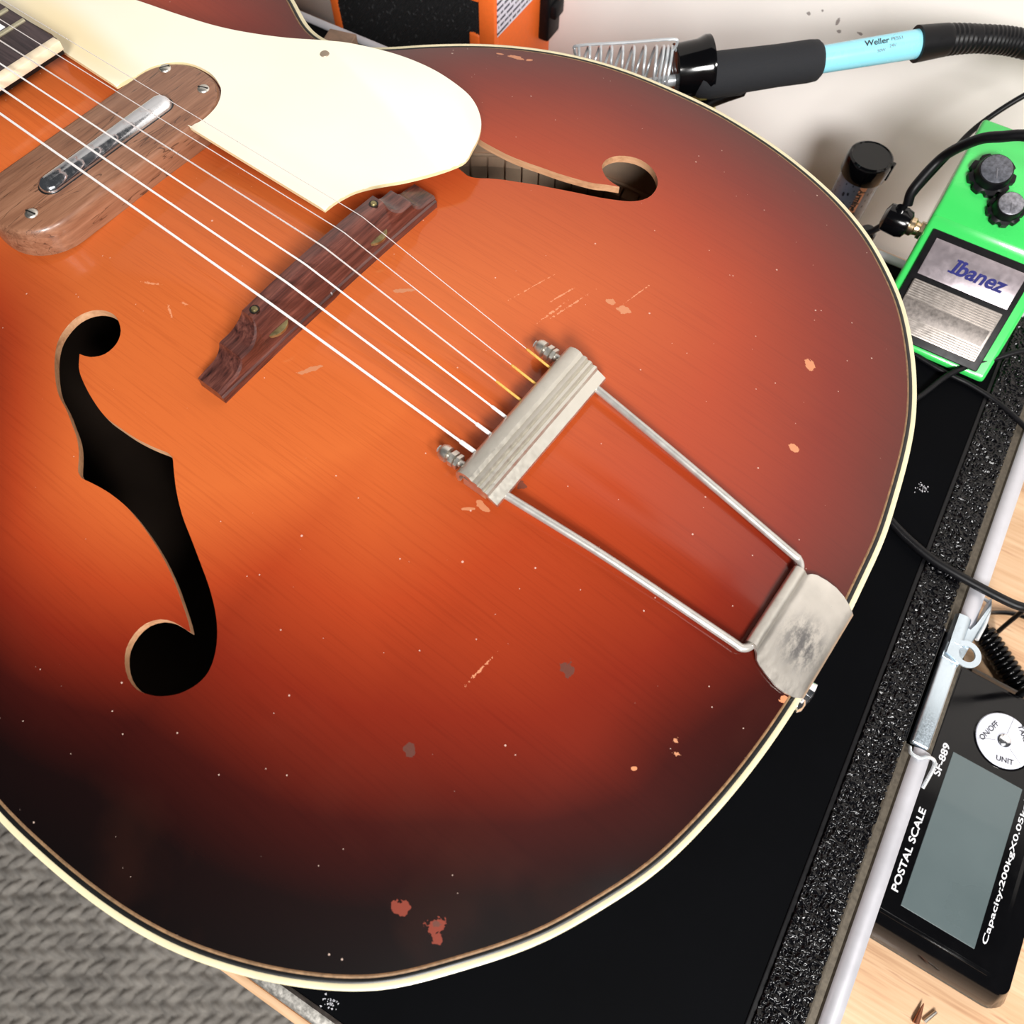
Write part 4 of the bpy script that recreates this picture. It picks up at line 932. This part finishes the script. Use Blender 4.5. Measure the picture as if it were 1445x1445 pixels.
# coiled cord on the bench
cc = thing('coiled_cable', 'glossy black coiled cable on the bench between the latch and the postal scale', 'cable', (.355, .185, ZT))
KC = (CAM.z-ZT)/(CAM.z+.22)
def cr(v): q = CAM + (V(*v)-CAM)*KC; return q-cc.location
hp = []; A_ = cr((344, 171.5, -212)); B_ = cr((392, 143.5, -212)); dd = (B_-A_).normalized(); n1 = Vector((0, 0, 1)); n2 = dd.cross(n1); Lc = (B_-A_).length; turns = 17
for i in range(turns*16+1):
    t = i/(turns*16); a = 2*math.pi*turns*t; hp.append(A_+dd*Lc*t+(n1*math.cos(a)+n2*math.sin(a))*.0062)
obj('coil', newtube(hp, .00165, 10), mt['gloss_black'], cc, smooth=True)
obj('lead', newtube(smooth_path([hp[0], hp[0]+cr((339, 177, -212))-A_, cr((347, 189, -214)), cr((362, 199, -216.6)), cr((385, 204, -218.2)), cr((420, 206, -218.3))], 8), .0017, 10), mt['gloss_black'], cc, smooth=True)
obj('lead', newtube(smooth_path([cr((330, 166, -218.2)), cr((337, 161, -218.2)), cr((342, 152, -218.2)), cr((345, 146, -218.2))], 8), .0017, 10), mt['gloss_black'], cc, smooth=True)

# ================================================================== POSTAL SCALE
KS = (CAM.z-ZT-.030)/(CAM.z+.190)
so = thing('postal_scale', 'black postal scale with a blank grey screen on the wooden bench', 'scale', (CAM.x+(.3628-CAM.x)*KS, CAM.y+(-.01177-CAM.y)*KS, ZT), (0, 0, R(6.6)))
zt = .030
def loft(rects, mat, name, parent, seg=5):
    b = bmesh.new(); prev = None
    for (x0, x1, y0, y1, z, r) in rects:
        P_ = []
        for (cx1, cy1, a0) in ((x1-r, y1-r, 0), (x0+r, y1-r, 90), (x0+r, y0+r, 180), (x1-r, y0+r, 270)):
            for i in range(seg+1):
                a = R(a0+90*i/seg); P_.append(b.verts.new((cx1+r*math.cos(a), cy1+r*math.sin(a), z)))
        if prev:
            for i in range(len(P_)): b.faces.new((prev[i], prev[(i+1) % len(P_)], P_[(i+1) % len(P_)], P_[i]))
        else: b.faces.new(P_[::-1])
        prev = P_
    b.faces.new(prev); return obj(name, b, mat, parent, smooth=40)
loft([(-.020, .070, -.0165, .150, .0005, .008), (-.022, .0725, -.0185, .152, .003, .009), (-.022, .0725, -.0185, .152, .0090, .009), (-.0175, .0640, -.0125, .148, zt-.004, .006), (-.013, .0560, -.0085, .1440, zt-.0012, .004), (-.012, .0530, -.0078, .1430, zt, .0035)], mt['gloss_black'], 'scale_body', so)
loft([(-.0225, .0728, -.0188, .1523, .0036, .009), (-.0228, .0731, -.0191, .1526, .0048, .009), (-.0225, .0728, -.0188, .1523, .0060, .009)], mt['alu_dull'], 'trim_band', so)
obj('face_panel', newbox((-.0098, -.0062, zt-.001), (.0508, .1415, zt+.0004), .0003), mt['gloss_black'], so)
obj('display_screen', newbox((.0003, .0005, zt-.001), (.0404, .0920, zt+.00075), .0002), mt['lcd'], so, label='blank grey-green display')
def flat_text(body, x, y, w, hgt, rotz, mat, parent, z, nm='printed_lettering', off=.00006):
    me_ = text_mesh(body, 1.0, 0, off/max(hgt, 1e-4), 0); a, b_ = text_width(me_); ys_ = [v.co.y for v in me_.vertices]; y0 = min(ys_)
    hs = max(ys_)-y0
    for v in me_.vertices:
        px = (v.co.x-a)/(b_-a)*w; py = (v.co.y-y0)/hs*hgt; v.co = (x+px*math.cos(rotz)-py*math.sin(rotz), y+px*math.sin(rotz)+py*math.cos(rotz), z)
    return obj(nm, me_, mat, parent)
flat_text('POSTAL SCALE', -.0030, .0055, .0480, .0038, R(90), mt['white_ink'], so, zt+.0006)
flat_text('SF-889', -.0022, .0745, .0200, .0038, R(90), mt['white_ink'], so, zt+.0006)
flat_text('Capacity:200kgX0.05kg/440lbX0.1lb', .0462, .0055, .1230, .0034, R(90), mt['white_ink'], so, zt+.0006, off=.00003)
dk = obj('button_disc', newlathe([(0, .0158), (.0006, .0158), (.0010, .0154)], (.0236, .1130, zt+.0002), (0, 0, 1), 48), mt['disc'], so, smooth=40, label='round white three-button disc')
obj('disc_surround', newlathe([(0, .0172), (.0003, .0172), (.0006, .0166)], (.0236, .1130, zt), (0, 0, 1), 48), mt['gloss_black'], so, smooth=40)
obj('disc_centre', newlathe([(.0, .0042), (.0004, .0042), (.0014, .0034), (.0019, .0018)], (.0236, .1130, zt+.0010), (0, 0, 1), 28), mt['chrome'], dk, smooth=50)
for a in (R(205), R(325), R(85)):
    c = Vector((.0236, .1130, zt+.00125)); d = Vector((math.cos(a), math.sin(a), 0)); obj('button_seam', newtube([c+d*.005, c+d*.0152], .00014, 4), mt['grey_ink'], dk)
def arc_text(body, ang, r, size):
    me_ = text_mesh(body, size, 0, .00012, 0, 'CENTER')
    for v in me_.vertices:
        a = ang + v.co.x/r; rr_ = r - v.co.y; v.co = (.0236+rr_*math.cos(a), .1130+rr_*math.sin(a), zt+.00135)
    obj('printed_lettering', me_, mt['black_ink'], dk)
def chord_text(body, cx1, cy1, rot, size):
    me_ = text_mesh(body, size, 0, .0001, 0, 'CENTER')
    for v in me_.vertices: v.co = (cx1+v.co.x*math.cos(rot)-v.co.y*math.sin(rot), cy1+v.co.x*math.sin(rot)+v.co.y*math.cos(rot), zt+.00135)
    obj('printed_lettering', me_, mt['black_ink'], dk)
chord_text('ON/OFF', .0156, .1135, R(68), .0042); chord_text('UNIT', .0272, .1010, R(12), .0042); chord_text('TARE', .0310, .1215, R(-52), .0042)

# bit of hardware on the bench at the lower edge of the view
nl = thing('metal_pin', 'short copper and steel pin lying on the bench below the postal scale', 'pin', (CAM.x+(.4090-CAM.x)*(CAM.z-ZT)/(CAM.z+.22), CAM.y+(-.0470-CAM.y)*(CAM.z-ZT)/(CAM.z+.22), ZT))
obj('pin_shank', newlathe([(0, .0011), (.009, .0010), (.0095, .0006)], (.0008, -.001, .0013), (.35, .9, .0), 12), mt['nickel'], nl, smooth=40)
obj('pin_point', newlathe([(0, .0018), (.004, .0015), (.012, .0003)], (-.0030, -.005, .0019), (-.05, 1, 0), 10), mt['copper'], nl, smooth=40)
so.scale = (KS, KS, 1)
